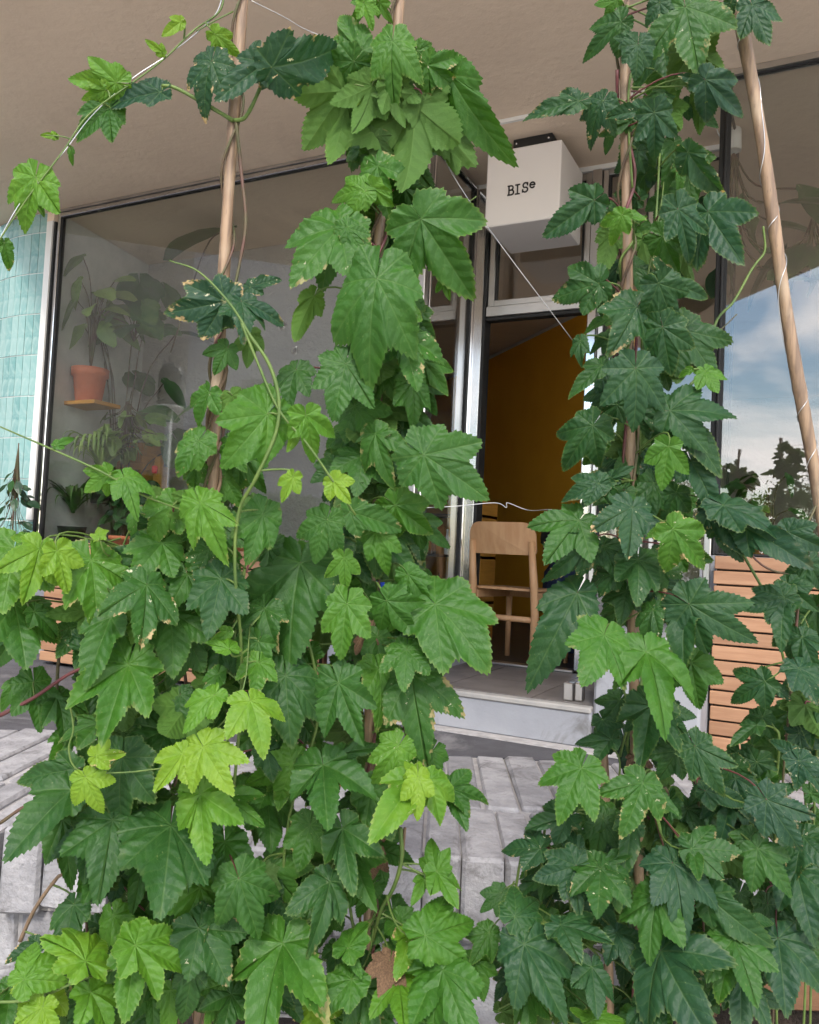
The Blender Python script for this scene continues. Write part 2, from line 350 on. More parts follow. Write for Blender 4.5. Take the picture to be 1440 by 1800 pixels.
# ------------------------------------------------------------------ setting: ground, pavement
ZS = 3.08; WY = -0.69; GZ = -0.45
WA = R(25); we = np.array([math.cos(WA), math.sin(WA)]); wd = np.array([-math.sin(WA), math.cos(WA)]); WO = np.array([-0.8, -2.51])
def wp(a, b): return tuple(WO + we*a + wd*b)
tag(MB().add([(-120, -160, GZ), (120, -160, GZ), (120, 80, GZ), (-120, 80, GZ)], [(0, 1, 2, 3)]).obj('ground', 'street'), kind='structure')
pav = [wp(-14, 1.14), wp(14, 1.14), (14, 9), (-14, 9)]
tag(MB().prism(pav, GZ-0.05, 0.0).obj('pavement', 'asphalt'), kind='structure')
# soil bed in which the vines stand
bed = [wp(-2.4, -0.06), wp(2.4, -0.06), wp(2.6, -1.05), wp(-2.0, -1.05)]
bedo = MB().prism(bed, GZ-0.05, GZ+0.05).obj('soil_bed', 'soil'); tag(bedo, kind='structure')

# ------------------------------------------------------------------ low stone wall
wall = thing('stone_wall', (*wp(0, 0.5), GZ), 'low wall of pale grey stone strips between the vines and the shop pavement', 'wall')
b = MB(); b.prism([wp(-14, 0.06), wp(14, 0.06), wp(14, 1.135), wp(-14, 1.135)], GZ-0.02, -0.006); b.obj('mortar_bed', 'mortar', wall)
Mw = np.array([[we[0], wd[0], 0], [we[1], wd[1], 0], [0, 0, 1]])
def stone(lo, hi, jit=0.0035):
    m = MB(); m.box(lo, hi, bev=0.009)
    vs = []
    for v in m.v:
        a, bb, c = v[0]+rnd.uniform(-jit, jit), v[1]+rnd.uniform(-jit, jit), v[2]+rnd.uniform(-jit, jit)*0.7
        p = wp(a, bb); vs.append((p[0], p[1], c))
    m.v = vs; c = wp((lo[0]+hi[0])/2, (lo[1]+hi[1])/2)
    return m.obj('stone', 'kerb_stone', wall, org=(c[0], c[1], (lo[2]+hi[2])/2))
a = -2.7
while a < 2.0:
    w = rnd.choice([0.075, 0.095, 0.1, 0.11, 0.09])
    stone((a, -0.01+rnd.uniform(-0.012, 0.012), -0.21+rnd.uniform(-0.01, 0.02)), (a+w, 0.435+rnd.uniform(-0.01, 0.01), 0.006+rnd.uniform(-0.008, 0.008)))
    a += w+rnd.uniform(0.002, 0.012)
a = -2.7
while a < 2.0:
    w = rnd.choice([0.12, 0.15, 0.17, 0.11])
    stone((a, 0.455+rnd.uniform(-0.006, 0.01), -0.15), (a+w, 1.12+rnd.uniform(-0.02, 0.015), 0.004+rnd.uniform(-0.006, 0.01)))
    a += w+rnd.uniform(0.003, 0.014)
a = -2.7
while a < 2.0:
    w = rnd.choice([0.09, 0.12, 0.14])
    stone((a, 0.045+rnd.uniform(-0.01, 0.01), GZ+0.0), (a+w, 0.12, -0.235+rnd.uniform(-0.01, 0.01)))
    a += w+rnd.uniform(0.006, 0.02)

# ------------------------------------------------------------------ shop building
shop = thing('shop_building', (-2.0, 1.0, 0), 'shop front with beige soffit, large plate windows and teal tiled corner', 'building')
def part(name, mat, lo, hi, parent=shop, bev=0.0):
    return MB().box(lo, hi, bev=bev).obj(name, mat, parent)
# soffit: pointed canopy that runs out over the pavement
sof = [(-8.0, 1.6), (-5.17, -1.0), (-1.2, -4.69), (1.6, -1.7), (7.5, 4.6), (7.5, 7.5), (-8.0, 7.5)]
def soffit():
    m = MB(); m.prism(sof, ZS+0.42, ZS+0.75); m.obj('roof_slab', 'soffit_plaster', shop)
    m = MB(); m.prism(sof, ZS, ZS+0.42); return m.obj('soffit', 'soffit_plaster', shop)
soffit()
# trim lines on the soffit
part('soffit_trim', 'brushed_alu', (-4.9, WY-0.03, ZS-0.02), (-1.97, WY+0.03, ZS-0.002))
part('soffit_trim', 'white_plastic', (-1.965, WY-0.012, ZS-0.022), (-0.47, WY+0.006, ZS-0.002))
part('soffit_trim', 'brushed_alu', (-0.465, WY-0.03, ZS-0.03), (3.2, WY+0.03, ZS-0.002))
part('soffit_trim', 'white_plastic', (-2.0, -0.035, ZS-0.03), (-0.5, -0.012, ZS-0.002))
# interior shell
part('shop_floor', 'floor_dark', (-6.4, 0.005, 0.05), (6.0, 7.2, 0.176))
part('shop_floor', 'floor_dark', (-6.4, WY+0.12, 0.05), (-1.99, 0.0, 0.172)); part('shop_floor', 'floor_dark', (-0.40, WY+0.12, 0.05), (6.0, 0.0, 0.172))
part('back_wall', 'grey_plaster', (-6.4, 7.2, 0.0), (6.0, 7.35, ZS)); part('side_wall', 'grey_plaster', (6.0, WY, 0.0), (6.15, 7.35, ZS))
part('side_wall', 'grey_plaster', (-5.62, -0.2, 0.0), (-5.45, 7.2, ZS))
# partition behind the left window
part('partition', 'grey_plaster', (-5.44, 0.36, 0.18), (-2.75, 0.48, ZS-0.003))
# diagonal ochre wall seen through the door
A = onz(845, 635, ZS-0.004); B_ = onz(1025, 545, ZS-0.004)
dv = (B_-A)[:2]; dv /= np.linalg.norm(dv); nv = np.array([-dv[1], dv[0]])
p0 = A[:2]-dv*1.6; p1 = B_[:2]+dv*0.7
MB().prism([tuple(p0), tuple(p1), tuple(p1+nv*0.12), tuple(p0+nv*0.12)], 0.178, ZS-0.004).obj('ochre_wall', 'ochre_wall', shop)
MB().prism([tuple(p0-nv*0.012), tuple(p1-nv*0.012), tuple(p1-nv*0.001), tuple(p0-nv*0.001)], ZS-0.035, ZS-0.006).obj('cornice_strip', 'inner_ceiling', shop)

def window(x0, x1, y0, y1, z0, z1, fr=0.045, mat='steel', dep=0.05, label=None):
    """framed pane in a wall line from (x0,y0) to (x1,y1)"""
    p, q = np.array([x0, y0]), np.array([x1, y1]); L = np.linalg.norm(q-p); e = (q-p)/L; n = np.array([-e[1], e[0]])
    M3 = np.array([[e[0], n[0], 0], [e[1], n[1], 0], [0, 0, 1]]); o = (x0, y0, 0)
    pane = MB().box((fr*0.8, -0.004, z0+fr*0.8), (L-fr*0.8, 0.004, z1-fr*0.8), M3, o).obj('window_pane', 'glass', shop)
    h = dep/2
    for lo, hi in (((0, -h, z0), (fr, h, z1)), ((L-fr, -h, z0), (L, h, z1)), ((fr, -h*0.9, z0), (L-fr, h*0.9, z0+fr)), ((fr, -h*0.9, z1-fr), (L-fr, h*0.9, z1))):
        MB().box(lo, hi, M3, o, bev=0.004).obj('frame', mat, pane)
    for lo, hi in (((fr, -h*0.55, z0+fr), (fr+0.014, h*0.55, z1-fr)), ((L-fr-0.014, -h*0.55, z0+fr), (L-fr, h*0.55, z1-fr)), ((fr+0.014, -h*0.5, z1-fr-0.005), (L-fr-0.014, h*0.5, z1-fr))):
        MB().box(lo, hi, M3, o).obj('seal', 'rubber', pane)
    return pane
zt = ZS-0.022
window(-4.85, -1.99, WY, WY, 0.70, zt, 0.03)                       # left shop window
window(-1.962, -1.962, WY+0.03, -0.05, 0.60, zt, 0.022)              # its glass return
part('corner_post', 'brushed_alu', (-1.985, WY-0.028, 0.6), (-1.945, WY+0.025, zt), bev=0.004)
window(-0.452, 3.0, WY, WY, 0.86, zt, 0.012, 'rubber', 0.03)                         # right shop window
window(-0.465, -0.465, WY+0.012, -0.05, 0.5, zt, 0.010, 'rubber', 0.024)
part('corner_post', 'brushed_alu', (-0.487, WY-0.028, 0.4), (-0.455, WY+0.008, 0.97), bev=0.004)
# door plane
window(-1.86, -1.24, 0, 0, 2.31, zt-0.012, 0.04, 'brushed_alu')            # transom
window(-1.18, -0.89, 0, 0, 0.40, zt-0.012, 0.03, 'brushed_alu')            # sidelight right of the door
window(-0.86, -0.50, 0, 0, 0.40, zt-0.012, 0.03, 'brushed_alu')
for x0, x1, m in ((-2.03, -1.985, 'brushed_alu'), (-1.980, -1.945, 'steel'), (-1.940, -1.88, 'steel'), (-1.878, -1.862, 'rubber')):
    part('door_post', m, (x0, -0.05, 0.19), (x1, 0.05, zt-0.012), bev=0.004)
part('door_post', 'steel', (-1.238, -0.055, 0.19), (-1.182, 0.05, zt-0.012), bev=0.006)
part('door_head', 'brushed_alu', (-1.86, -0.045, 2.245), (-1.24, 0.045, 2.308), bev=0.004)
part('door_head', 'rubber', (-1.86, -0.03, 2.225), (-1.24, 0.03, 2.243))
part('threshold', 'brushed_alu', (-1.86, -0.05, 0.178), (-1.24, 0.03, 0.192), bev=0.003)
# door leaf, swung inwards on the right-hand post
dl = part('door_leaf', 'glass', (-1.222, 0.09, 0.24), (-1.214, 0.70, 2.18))
for lo, hi in (((-1.238, 0.06, 0.20), (-1.198, 0.095, 2.22)), ((-1.238, 0.695, 0.20), (-1.198, 0.735, 2.22)), ((-1.236, 0.096, 0.20), (-1.2, 0.694, 0.30)), ((-1.236, 0.096, 2.16), (-1.2, 0.694, 2.22))):
    part('frame', 'brushed_alu', lo, hi, dl)
part('handle', 'steel', (-1.275, 0.62, 0.9), (-1.24, 0.65, 1.5), dl)
# plinths under the windows and step
part('plinth', 'lavender_paint', (-5.4, WY-0.02, 0.0), (-2.02, WY+0.1, 0.698)); part('plinth', 'lavender_paint', (-0.50, WY-0.02, 0.0), (6.0, WY+0.1, 0.858))
part('sill', 'brushed_alu', (-4.86, WY-0.05, 0.70), (-1.99, WY-0.027, 0.715))
lp = part('side_wall', 'lavender_paint', (-2.25, -1.02, 0.0), (-1.86, -0.06, 0.52), bev=0.012)
part('side_wall', 'lavender_paint', (-0.88, -1.02, 0.0), (-0.44, -0.06, 0.50), bev=0.012)
st = part('doorstep', 'lavender_paint', (-1.857, -1.04, 0.0), (-0.883, 0.0, 0.163), bev=0.008)
part('step_nosing', 'grout', (-1.857, -1.05, 0.150), (-0.883, -0.985, 0.176), bev=0.006)
xs = [-1.855, -1.62, -1.17, -0.885]; ys = [-0.98, -0.56, -0.055]
for i in range(3):
    for j in range(2):
        part('tile', 'landing_tile', (xs[i]+0.003, ys[j]+0.003, 0.164), (xs[i+1]-0.003, ys[j+1]-0.003, 0.178+rnd.uniform(-0.001, 0.001)), st)
part('skirt', 'mortar', (-1.9, -1.13, 0.0005), (-0.4, -1.045, 0.006))

# larch slat cladding
def slats(x0, x1, y, z0, z1, n, name):
    core = part('cladding', 'dark_gap', (x0+0.01, y+0.022, z0), (x1-0.01, y+0.06, z1-0.01))
    ph = (z1-z0)/n
    for i in range(n):
        z = z0+i*ph
        part('slat', 'larch_slat', (x0+rnd.uniform(-.003, .003), y+rnd.uniform(-.002, .002), z+0.004), (x1, y+0.02, z+ph-0.004), core, bev=0.003)
    return core
slats(-0.43, 1.2, -0.80, 0.02, 0.86, 13, 'r')
for x0, x1 in ((-4.35, -3.62), (-3.612, -2.98), (-2.972, -2.30)):
    slats(x0, x1, -1.02, 0.02, 0.735, 11, 'l')
    part('cap_board', 'larch_slat', (x0-0.003, -1.03, 0.737), (x1+0.003, -0.98, 0.765), bev=0.004)
    part('planter_side', 'trough_wood', (x0, -0.96, 0.02), (x1, -0.72, 0.70))

# tiled curved wall at the left
tw_c = np.array([-5.15, 0.42]); tw_r = 1.15
tcore = MB()
ang0, ang1 = R(-76), R(-180)
N = 26
poly = [tuple(tw_c+(tw_r-0.004)*np.array([math.cos(ang0+(ang1-ang0)*i/N), math.sin(ang0+(ang1-ang0)*i/N)])) for i in range(N+1)]
tcore.prism(poly+[(-6.3, 1.2), (-5.2, 1.2)], 0, ZS-0.004)
tcore = tcore.obj('tiled_wall', 'tile_grout', shop)
tw = 0.072
ncol = int((ang0-ang1)*tw_r/tw*0.72); row_h = 0.292
for c in range(ncol):
    a0 = ang0-(c+0.03)*tw/tw_r; a1 = ang0-(c+0.97)*tw/tw_r
    for rr in range(-1, 11):
        z0 = rr*row_h+0.02; z1 = z0+row_h-0.008
        if z0 < 0: z0 = 0.01
        if z1 > ZS-0.01: z1 = ZS-0.01
        if z1-z0 < 0.03: continue
        pr = tw_r+rnd.uniform(-0.0015, 0.0025)
        pin = [tuple(tw_c+(tw_r-0.012)*np.array([math.cos(x), math.sin(x)])) for x in (a1, a0)]
        po = [tuple(tw_c+(pr+rnd.uniform(0, .0015))*np.array([math.cos(x), math.sin(x)])) for x in (a0, a1)]
        mm = MB().prism(pin+po, z0, z1); cc = (pin[0][0], pin[0][1], (z0+z1)/2)
        mm.obj('tile', 'teal_tile', tcore, org=cc)
part('window_jamb', 'white_plastic', (-4.93, WY-0.045, 0.9), (-4.872, WY+0.02, ZS-0.08))  # metal jamb coloured white: its bright reflection is put into the colour
part('window_jamb', 'soffit_plaster', (-4.93, WY-0.045, ZS-0.079), (-4.86, WY+0.05, ZS-0.003))
part('window_jamb', 'black_metal', (-4.868, WY-0.035, 0.0), (-4.853, WY+0.04, ZS-0.085))

# ------------------------------------------------------------------ cube sign
sx0, sx1, sy0, sz0, sz1 = -1.705, -1.285, -0.50, 2.60, 3.02
sign = thing('cube_sign', ((sx0+sx1)/2, sy0+0.21, sz0), 'white cube sign reading BISe hung from the soffit above the door', 'sign')
MB().box((sx0, sy0, sz0), (sx1, sy0+0.42, sz1), bev=0.006).obj('box', 'sign_acrylic', sign)
br = MB().box((sx0+0.14, sy0+0.02, sz1+0.001), (sx0+0.36, sy0+0.16, ZS-0.002), bev=0.004).obj('bracket', 'black_metal', sign)
for xx in (sx0+0.16, sx0+0.34): MB().tube([(xx, sy0+0.021, sz1+0.03), (xx, sy0+0.014, sz1+0.03)], 0.006, 8).obj('bolt', 'steel', br)
def strokes(name, lines, ox, oz, s, y, wdt, mat, parent, thick=0.004):
    m = MB()
    for ln in lines:
        pts = [np.array(p)*s for p in ln]
        for i in range(len(pts)-1):
            p, q = pts[i], pts[i+1]; d = q-p; L = np.linalg.norm(d); d = d/L; n = np.array([-d[1], d[0]])*wdt/2; e = d*wdt*0.35
            m.add([(ox+c[0], yy, oz+c[1]) for yy in (y, y-thick) for c in (p-e-n, q+e-n, q+e+n, p-e+n)], [(0, 1, 2, 3), (7, 6, 5, 4), (0, 4, 5, 1), (1, 5, 6, 2), (2, 6, 7, 3), (3, 7, 4, 0)])
    return m.obj(name, mat, parent)
def arc(cx, cy, rx, ry, a0, a1, n=10): return [(cx+rx*math.cos(R(a0+(a1-a0)*i/n)), cy+ry*math.sin(R(a0+(a1-a0)*i/n))) for i in range(n+1)]
GL = {
 'B': [[(0, 0), (.38, 0)], [(0, 1), (.34, 1)], [(.12, 0), (.12, 1)], [(.12, .53), (.34, .53)], arc(.34, .765, .24, .235, -90, 90), arc(.38, .265, .27, .265, -90, 90)],
 'I': [[(0.05, 0), (.5, 0)], [(0.05, 1), (.5, 1)], [(.275, 0), (.275, 1)]],
 'S': [arc(.32, .74, .25, .26, 20, 250), arc(.32, .25, .28, .26, 80, -160), [(.57, .98), (.57, .72)], [(.04, .02), (.04, .28)]],
 'e': [arc(.3, .3, .27, .3, 0, 320, 16), [(.04, .32), (.57, .32)]],
 'p': [[(.1, -.35), (.1, .6)], arc(.32, .3, .22, .3, -180, 180, 14)], 'i': [[(.15, 0), (.15, .6)], [(.15, .78), (.15, .84)]],
 's': [arc(.22, .44, .18, .15, 20, 250), arc(.22, .15, .19, .15, 80, -160)], 'n': [[(.08, 0), (.08, .6)], arc(.28, .38, .2, .22, 180, 0), [(.48, .38), (.48, 0)]],
 'g': [arc(.26, .3, .22, .3, 0, 360, 14), [(.48, .6), (.48, -.15)], arc(.27, -.15, .21, .2, 0, -150)], 'a': [arc(.26, .25, .22, .25, 0, 360, 14), [(.48, 0), (.48, .58)]],
}
g0 = ony(893, 343, sy0)
for k, (ch, dz) in enumerate((('B', 0), ('I', 0), ('S', 0.004), ('e', 0.021))):
    strokes('letter', GL[ch], g0[0]+0.041*k, g0[2]+dz-0.002, 0.050, sy0-0.0005, 0.0066, 'ink', sign)

# ------------------------------------------------------------------ chair in the doorway
ch = thing('wooden_chair', (-1.63, 0.15, 0.178), 'beech wood chair with rounded backrest standing in the doorway', 'chair')
CR = R(-8); cM = np.array([[math.cos(CR), -math.sin(CR), 0], [math.sin(CR), math.cos(CR), 0], [0, 0, 1]])
def cp(x, y, z): return tuple(np.array([-1.63, 0.15, 0.178])+cM@np.array([x, y, z]))
for sx in (-1, 1):
    MB().tube([cp(sx*.205, -.235, 0), cp(sx*.205, -.22, .3), cp(sx*.2, -.235, .47), cp(sx*.192, -.275, .72)], [.018, .023, .024, .018], 12).obj('leg', 'chair_beech', ch)
    MB().tube([cp(sx*.20, .235, 0), cp(sx*.19, .215, .42)], [.016, .021], 12).obj('leg', 'chair_beech', ch)
    MB().box((sx*.19-.012, -.21, .38), (sx*.19+.012, .21, .43), cM, (-1.63, .15, .178), bev=.004).obj('side_rail', 'chair_beech', ch)
MB().tube([cp(-.19, -.222, .275), cp(.19, -.222, .275)], .017, 12).obj('stretcher', 'chair_beech', ch)
MB().box((-.18, .19, .38), (.18, .212, .43), cM, (-1.63, .15, .178), bev=.004).obj('front_rail', 'chair_beech', ch)
def plate(w, h, rad, nx=14):  # rounded plate outline
    pts = []
    for sx, sy, a0 in ((1, 1, 0), (-1, 1, 90), (-1, -1, 180), (1, -1, 270)):
        rr = rad if sy > 0 else rad*0.35
        for i in range(7):
            an = R(a0+15*i); pts.append((sx*(w/2-rr)+rr*math.cos(an), sy*(h/2-rr)+rr*math.sin(an)))
    return pts
def bentplate(outline, f, th, name, mat, parent):
    n = len(outline); m = MB(); vs = []
    for s_ in (0, 1):
        for fr in (1.0, 0.55, 0.0):
            for (x, y) in outline: vs.append(f(x*fr, y*fr, s_*th))
    fs = []
    for s_ in (0, 1):
        o_ = s_*3*n
        for k in range(2):
            for i in range(n):
                j = (i+1) % n; q = (o_+k*n+i, o_+k*n+j, o_+(k+1)*n+j, o_+(k+1)*n+i); fs.append(q if s_ else q[::-1])
    for i in range(n):
        j = (i+1) % n; fs.append((i, j, 3*n+j, 3*n+i))
    m.add(vs, fs, True)
    m.sm[-n:] = [False]*n; o = m.obj(name, mat, parent)
    o.data.set_sharp_from_angle(angle=R(40)); return o
bentplate(plate(.43, .185, .075), lambda x, y, t: cp(x, -.268+t-.022*(1-(x/.21)**2)-(y*.18), .735+y), .012, 'backrest', 'chair_beech', ch)
bentplate(plate(.41, .43, .10), lambda x, y, t: cp(x, y, .435+t+.05*x*x-.02*max(0, y)), .014, 'seat', 'chair_beech', ch)

# bag behind the chair
def blob(name, mat, parent, c, r, seed, p=2.6, amp=0.10):
    rg = random.Random(seed); m = MB(); nu, nvv = 18, 12; vs = []; ph = [rg.uniform(0, 6) for _ in range(6)]
    for i in range(nvv+1):
        th = math.pi*i/nvv
        for j in range(nu):
            fi = 2*math.pi*j/nu; d = np.array([math.sin(th)*math.cos(fi), math.sin(th)*math.sin(fi), math.cos(th)])
            k = (sum(abs(d)**p))**(-1/p)*(1+amp*(math.sin(3*fi+ph[0]+2*th)+0.6*math.sin(5*th+ph[1]-2*fi)+.4*math.sin(7*fi+ph[2])))
            vs.append(np.array(c)+np.array(r)*d*k)
    fs = [(i*nu+j, (i+1)*nu+j, (i+1)*nu+(j+1) % nu, i*nu+(j+1) % nu) for i in range(nvv) for j in range(nu)]
    m.add(vs, fs, True); return m.obj(name, mat, parent)
bag = thing('rucksack', (-1.54, 0.98, 0.178), 'dark navy rucksack with a red top behind the wooden chair', 'bag')
blob('body', 'fabric_navy', bag, (-1.52, 0.98, 0.50), (0.20, 0.15, 0.33), 3)
blob('red_flap', 'fabric_red', bag, (-1.54, 0.90, 0.88), (0.17, 0.13, 0.10), 4, 2.2)
blob('black_hood', 'fabric_black', bag, (-1.64, 0.97, 0.96), (0.15, 0.13, 0.08), 5, 2.2)
MB().tube(spline([(-1.42, .85, .8), (-1.36, .80, .55), (-1.42, .83, .3)]), .012, 8, flat=2.0).obj('strap', 'fabric_black', bag)
eb = thing('power_box', (*ony(1001, 1222, -0.93)[:2], 0.178), 'small white plastic box at the right end of the doorstep', 'box')
pbx = ony(1001, 1210, -0.93)
MB().box((pbx[0]-.022, -.95, .179), (pbx[0]+.022, -.90, .258), bev=.004).obj('housing', 'brushed_alu', eb)
MB().box((pbx[0]+.026, -.94, .179), (pbx[0]+.066, -.9, .262), bev=.006).obj('lower_bracket', 'brushed_alu', eb)

# ------------------------------------------------------------------ leaf meshes
def make_leaf(name, lobes, rmin, seed, mat, teeth=0.068, tooth_h=0.026, fold=0.12, droop=0.25, wav=0.055, rings=(0.14, 0.36, 0.6, 0.82, 0.94, 1.0), ex=0.72):
    rg = np.random.RandomState(seed)
    th = np.radians(np.linspace(-176, 176, 705)); rs = np.linspace(0.02, 1.05, 260)
    T, RR = np.meshgrid(th, rs, indexing='ij'); X, Y = RR*np.cos(T), RR*np.sin(T)
    ins = np.zeros_like(X, bool)
    for ang, L, w, pk in lobes:
        a_ = math.radians(ang); t = (X*math.cos(a_)+Y*math.sin(a_))/L; s = np.abs(-X*math.sin(a_)+Y*math.cos(a_))
        tt = np.clip(t, 0, 1); g = np.sin(np.pi*tt**pk)**ex
        ins |= (t > 0) & (t < 1) & (s < w*g*(1-0.15*tt))
    r_ = np.where(ins, RR, 0).max(1); mn = np.where(np.abs(np.degrees(th)) < 138, rmin, 0.06); r_ = np.maximum(r_, mn)
    k = np.ones(5)/5; r_ = np.convolve(np.pad(r_, 2, mode='edge'), k, 'valid')
    P = np.stack([r_*np.cos(th), r_*np.sin(th)], 1)
    seg = np.linalg.norm(np.diff(P, axis=0), axis=1); arc_ = np.concatenate([[0], np.cumsum(seg)]); tot = arc_[-1]
    nt = max(12, int(tot/teeth)); out = []
    for i in range(nt):
        s0 = tot*i/nt; sp_ = tot/nt; rA = np.interp(s0, arc_, r_); rB = np.interp(min(tot, s0+sp_), arc_, r_)
        out.append([np.interp(s0, arc_, P[:, 0]), np.interp(s0, arc_, P[:, 1])])
        if tooth_h > 0:
            f_ = 0.78 if rB > rA else 0.22; s1 = s0+sp_*f_
            q = np.array([np.interp(s1, arc_, P[:, 0]), np.interp(s1, arc_, P[:, 1])]); q2 = np.array([np.interp(min(s1+.02, tot), arc_, P[:, 0]), np.interp(min(s1+.02, tot), arc_, P[:, 1])])
            d_ = q2-q; d_ /= (np.linalg.norm(d_)+1e-9); nrm = np.array([d_[1], -d_[0]])
            out.append(list(q+nrm*tooth_h*rg.uniform(0.6, 1.3)*(0.5 if abs(math.degrees(math.atan2(q[1], q[0]))) > 150 else 1)))
    out.append([P[-1, 0], P[-1, 1]])
    O = np.array(out); n = len(O)
    axes = np.array([math.radians(l[0]) for l in lobes]); Ls = np.array([l[1] for l in lobes])
    vs = [(0, 0, 0)]; edge = [0.0]; ph = rg.uniform(0, 6.28, 6); lf = rg.uniform(0.7, 1.3, len(lobes)); ld = rg.uniform(-0.12, 0.42, len(lobes)); ld[0] *= 0.5
    rd = rg.uniform(-0.25, 0.25)
    for fr in rings:
        for x, y in O:
            x, y = x*fr, y*fr; r = math.hypot(x, y); an = math.atan2(y, x)
            dd = np.abs((an-axes+np.pi) % (2*np.pi)-np.pi); li = int(np.argmin(dd/np.sqrt(Ls))); s = r*math.sin(dd[li]); t = r*math.cos(dd[li])
            z = fold*lf[li]*s*(1.4-s) - droop*(max(0, x)**2)*lf[0] - droop*0.5*y*y + rd*y*abs(y)*0.6
            z -= ld[li]*t*t*0.8
            z += wav*fr*fr*(math.sin(5*an+ph[0])+0.7*math.sin(9*an+ph[1])+0.4*math.sin(15*an+ph[3]))*r
            if an > 2.3 or an < -2.3: z += 0.10*r
            vs.append((x, y, z)); edge.append(fr)
    fs = []
    for i in range(n-1): fs.append((0, 1+i, 2+i))
    for k2 in range(len(rings)-1):
        b0 = 1+k2*n; b1 = b0+n
        for i in range(n-1): fs.append((b0+i, b1+i, b1+i+1, b0+i+1))
    me = bpy.data.meshes.new(name); me.from_pydata(vs, [], fs); me.update()
    me.polygons.foreach_set('use_smooth', [True]*len(fs)); me.materials.append(MAT[mat])
    at_ = me.attributes.new('edge', 'FLOAT', 'POINT'); at_.data.foreach_set('value', edge)
    uv = me.uv_layers.new(name='vein'); V = np.array(vs)
    for p in me.polygons:
        c = V[list(p.vertices)].mean(0); an = math.atan2(c[1], c[0]); dd = np.abs((an-axes+np.pi) % (2*np.pi)-np.pi); li = int(np.argmin(dd/np.sqrt(Ls))); a_ = axes[li]
        for l in p.loop_indices:
            x, y, _ = V[me.loops[l].vertex_index]; uv.data[l].uv = (x*math.cos(a_)+y*math.sin(a_), -x*math.sin(a_)+y*math.cos(a_))
    return me
LEAF = {'H': [], 'T': [], 'D': [], 'F': [], 'N': []}
rg = random.Random(5)
def j(v, k=0.08): return v*(1+rg.uniform(-k, k))
U = rg.uniform
for i in range(5):
    LEAF['H'].append(make_leaf('hop_leaf', [(0, 1, j(.40), .78), (U(36, 48), j(.80, .12), .36, .78), (-U(36, 48), j(.80, .12), .36, .78), (88, j(.60), .32, .75), (-88, j(.60), .32, .75), (138, j(.48), .26, .7), (-138, j(.48), .26, .7)], .5, i+1, 'hop_leaf', fold=U(.02, .2), droop=U(.1, .5)))
for i in range(10):
    q, q2 = U(38, 54), U(38, 54)
    LEAF['T'].append(make_leaf('hop_leaf', [(0, 1, j(.31, .1), .85), (q, j(.80, .14), j(.27), .82), (-q2, j(.80, .14), j(.27), .82), (94, j(.54, .15), .25, .75), (-94, j(.54, .15), .25, .75), (138, j(.42), .22, .7), (-138, j(.42), .22, .7)], .40, i+21, 'hop_leaf', fold=U(.05, .42), droop=U(.05, .6), wav=U(.03, .09)))
for i in range(5):
    LEAF['N'].append(make_leaf('hop_leaf', [(0, 1, j(.27), .9), (U(48, 70), j(.42), .2, .85), (-U(48, 70), j(.50), .2, .85), (125, j(.26), .16, .8), (-125, j(.26), .16, .8)], .16, i+81, 'hop_leaf', fold=U(.1, .45), droop=U(.1, .6), wav=U(.03, .08)))
for i in range(12):
    q, q2 = U(46, 60), U(46, 60)
    LEAF['D'].append(make_leaf('hop_leaf', [(0, 1, j(.25, .1), 1.08), (q, j(.78, .16), j(.235, .1), 1.02), (-q2, j(.78, .16), j(.235, .1), 1.02), (108, j(.42, .15), .21, .82), (-108, j(.42, .15), .21, .82)], .22, i+41, 'hop_leaf', fold=U(.05, .45), droop=U(.05, .6), ex=U(.72, .9), wav=U(.03, .09)))
for i in range(8):
    LEAF['F'].append(make_leaf('hop_leaf', [(0, 1, j(.25, .1), 1.0), (U(42, 50), j(.82, .12), j(.22), .98), (-U(42, 50), j(.82, .12), j(.22), .98), (93, j(.56, .15), .21, .9), (-93, j(.56, .15), .21, .9), (138, j(.42), .2, .8), (-138, j(.42), .2, .8)], .30, i+61, 'hop_leaf', fold=U(.05, .4), droop=U(.05, .55), ex=U(.72, .85), wav=U(.03, .09)))

# ------------------------------------------------------------------ bamboo poles, wires
def pole(pts, rad, label, nodes=(), group='bamboo poles the vines climb'):
    P = [at(x, y, d) for x, y, d in pts]; P = spline(P, 8)
    base = P[-1]; t = thing('bamboo_pole', base, label, 'pole', group)
    n = len(P); L = [0]
    for i in range(1, n): L.append(L[-1]+np.linalg.norm(P[i]-P[i-1]))
    fine = []; rr = []
    m_ = int(L[-1]/0.012)
    for i in range(m_+1):
        s = L[-1]*i/m_; p = np.array([np.interp(s, L, [q[k] for q in P]) for k in range(3)]); fine.append(p)
        x = (s+0.07) % 0.23; rr.append(rad*(1+0.05*math.sin(s*23+rad*9e3)+0.22*math.exp(-(x/0.006)**2)-0.05*math.exp(-((x-0.012)/0.006)**2)+rnd.uniform(-.015, .015)))
    MB().tube(fine, rr, 12).obj('culm', 'bamboo', t); return P
DL, DA, DB, DC, DE = 1.17, 1.22, 1.27, 1.32, 1.30
PA = pole([(432, -60, DA), (408, 250, DA), (390, 540, DA), (373, 850, DA), (360, 1250, DA+.03), (352, 1750, DA+.05), (350, 2250, DA+.06)], .0088, 'bamboo pole left of the window plants, bare at its top')
PB = pole([(706, -60, DB), (690, 180, DB), (668, 390, DB), (654, 720, DB), (650, 1300, DB), (648, 1700, DB), (648, 2150, DB)], .0086, 'middle bamboo pole wrapped in the tall leafy vine left of the door')
PC = pole([(1097, -60, DC), (1101, 300, DC), (1105, 600, DC), (1117, 1300, DC), (1126, 1650, DC), (1132, 2100, DC)], .0086, 'bamboo pole wrapped in the vine right of the cube sign')
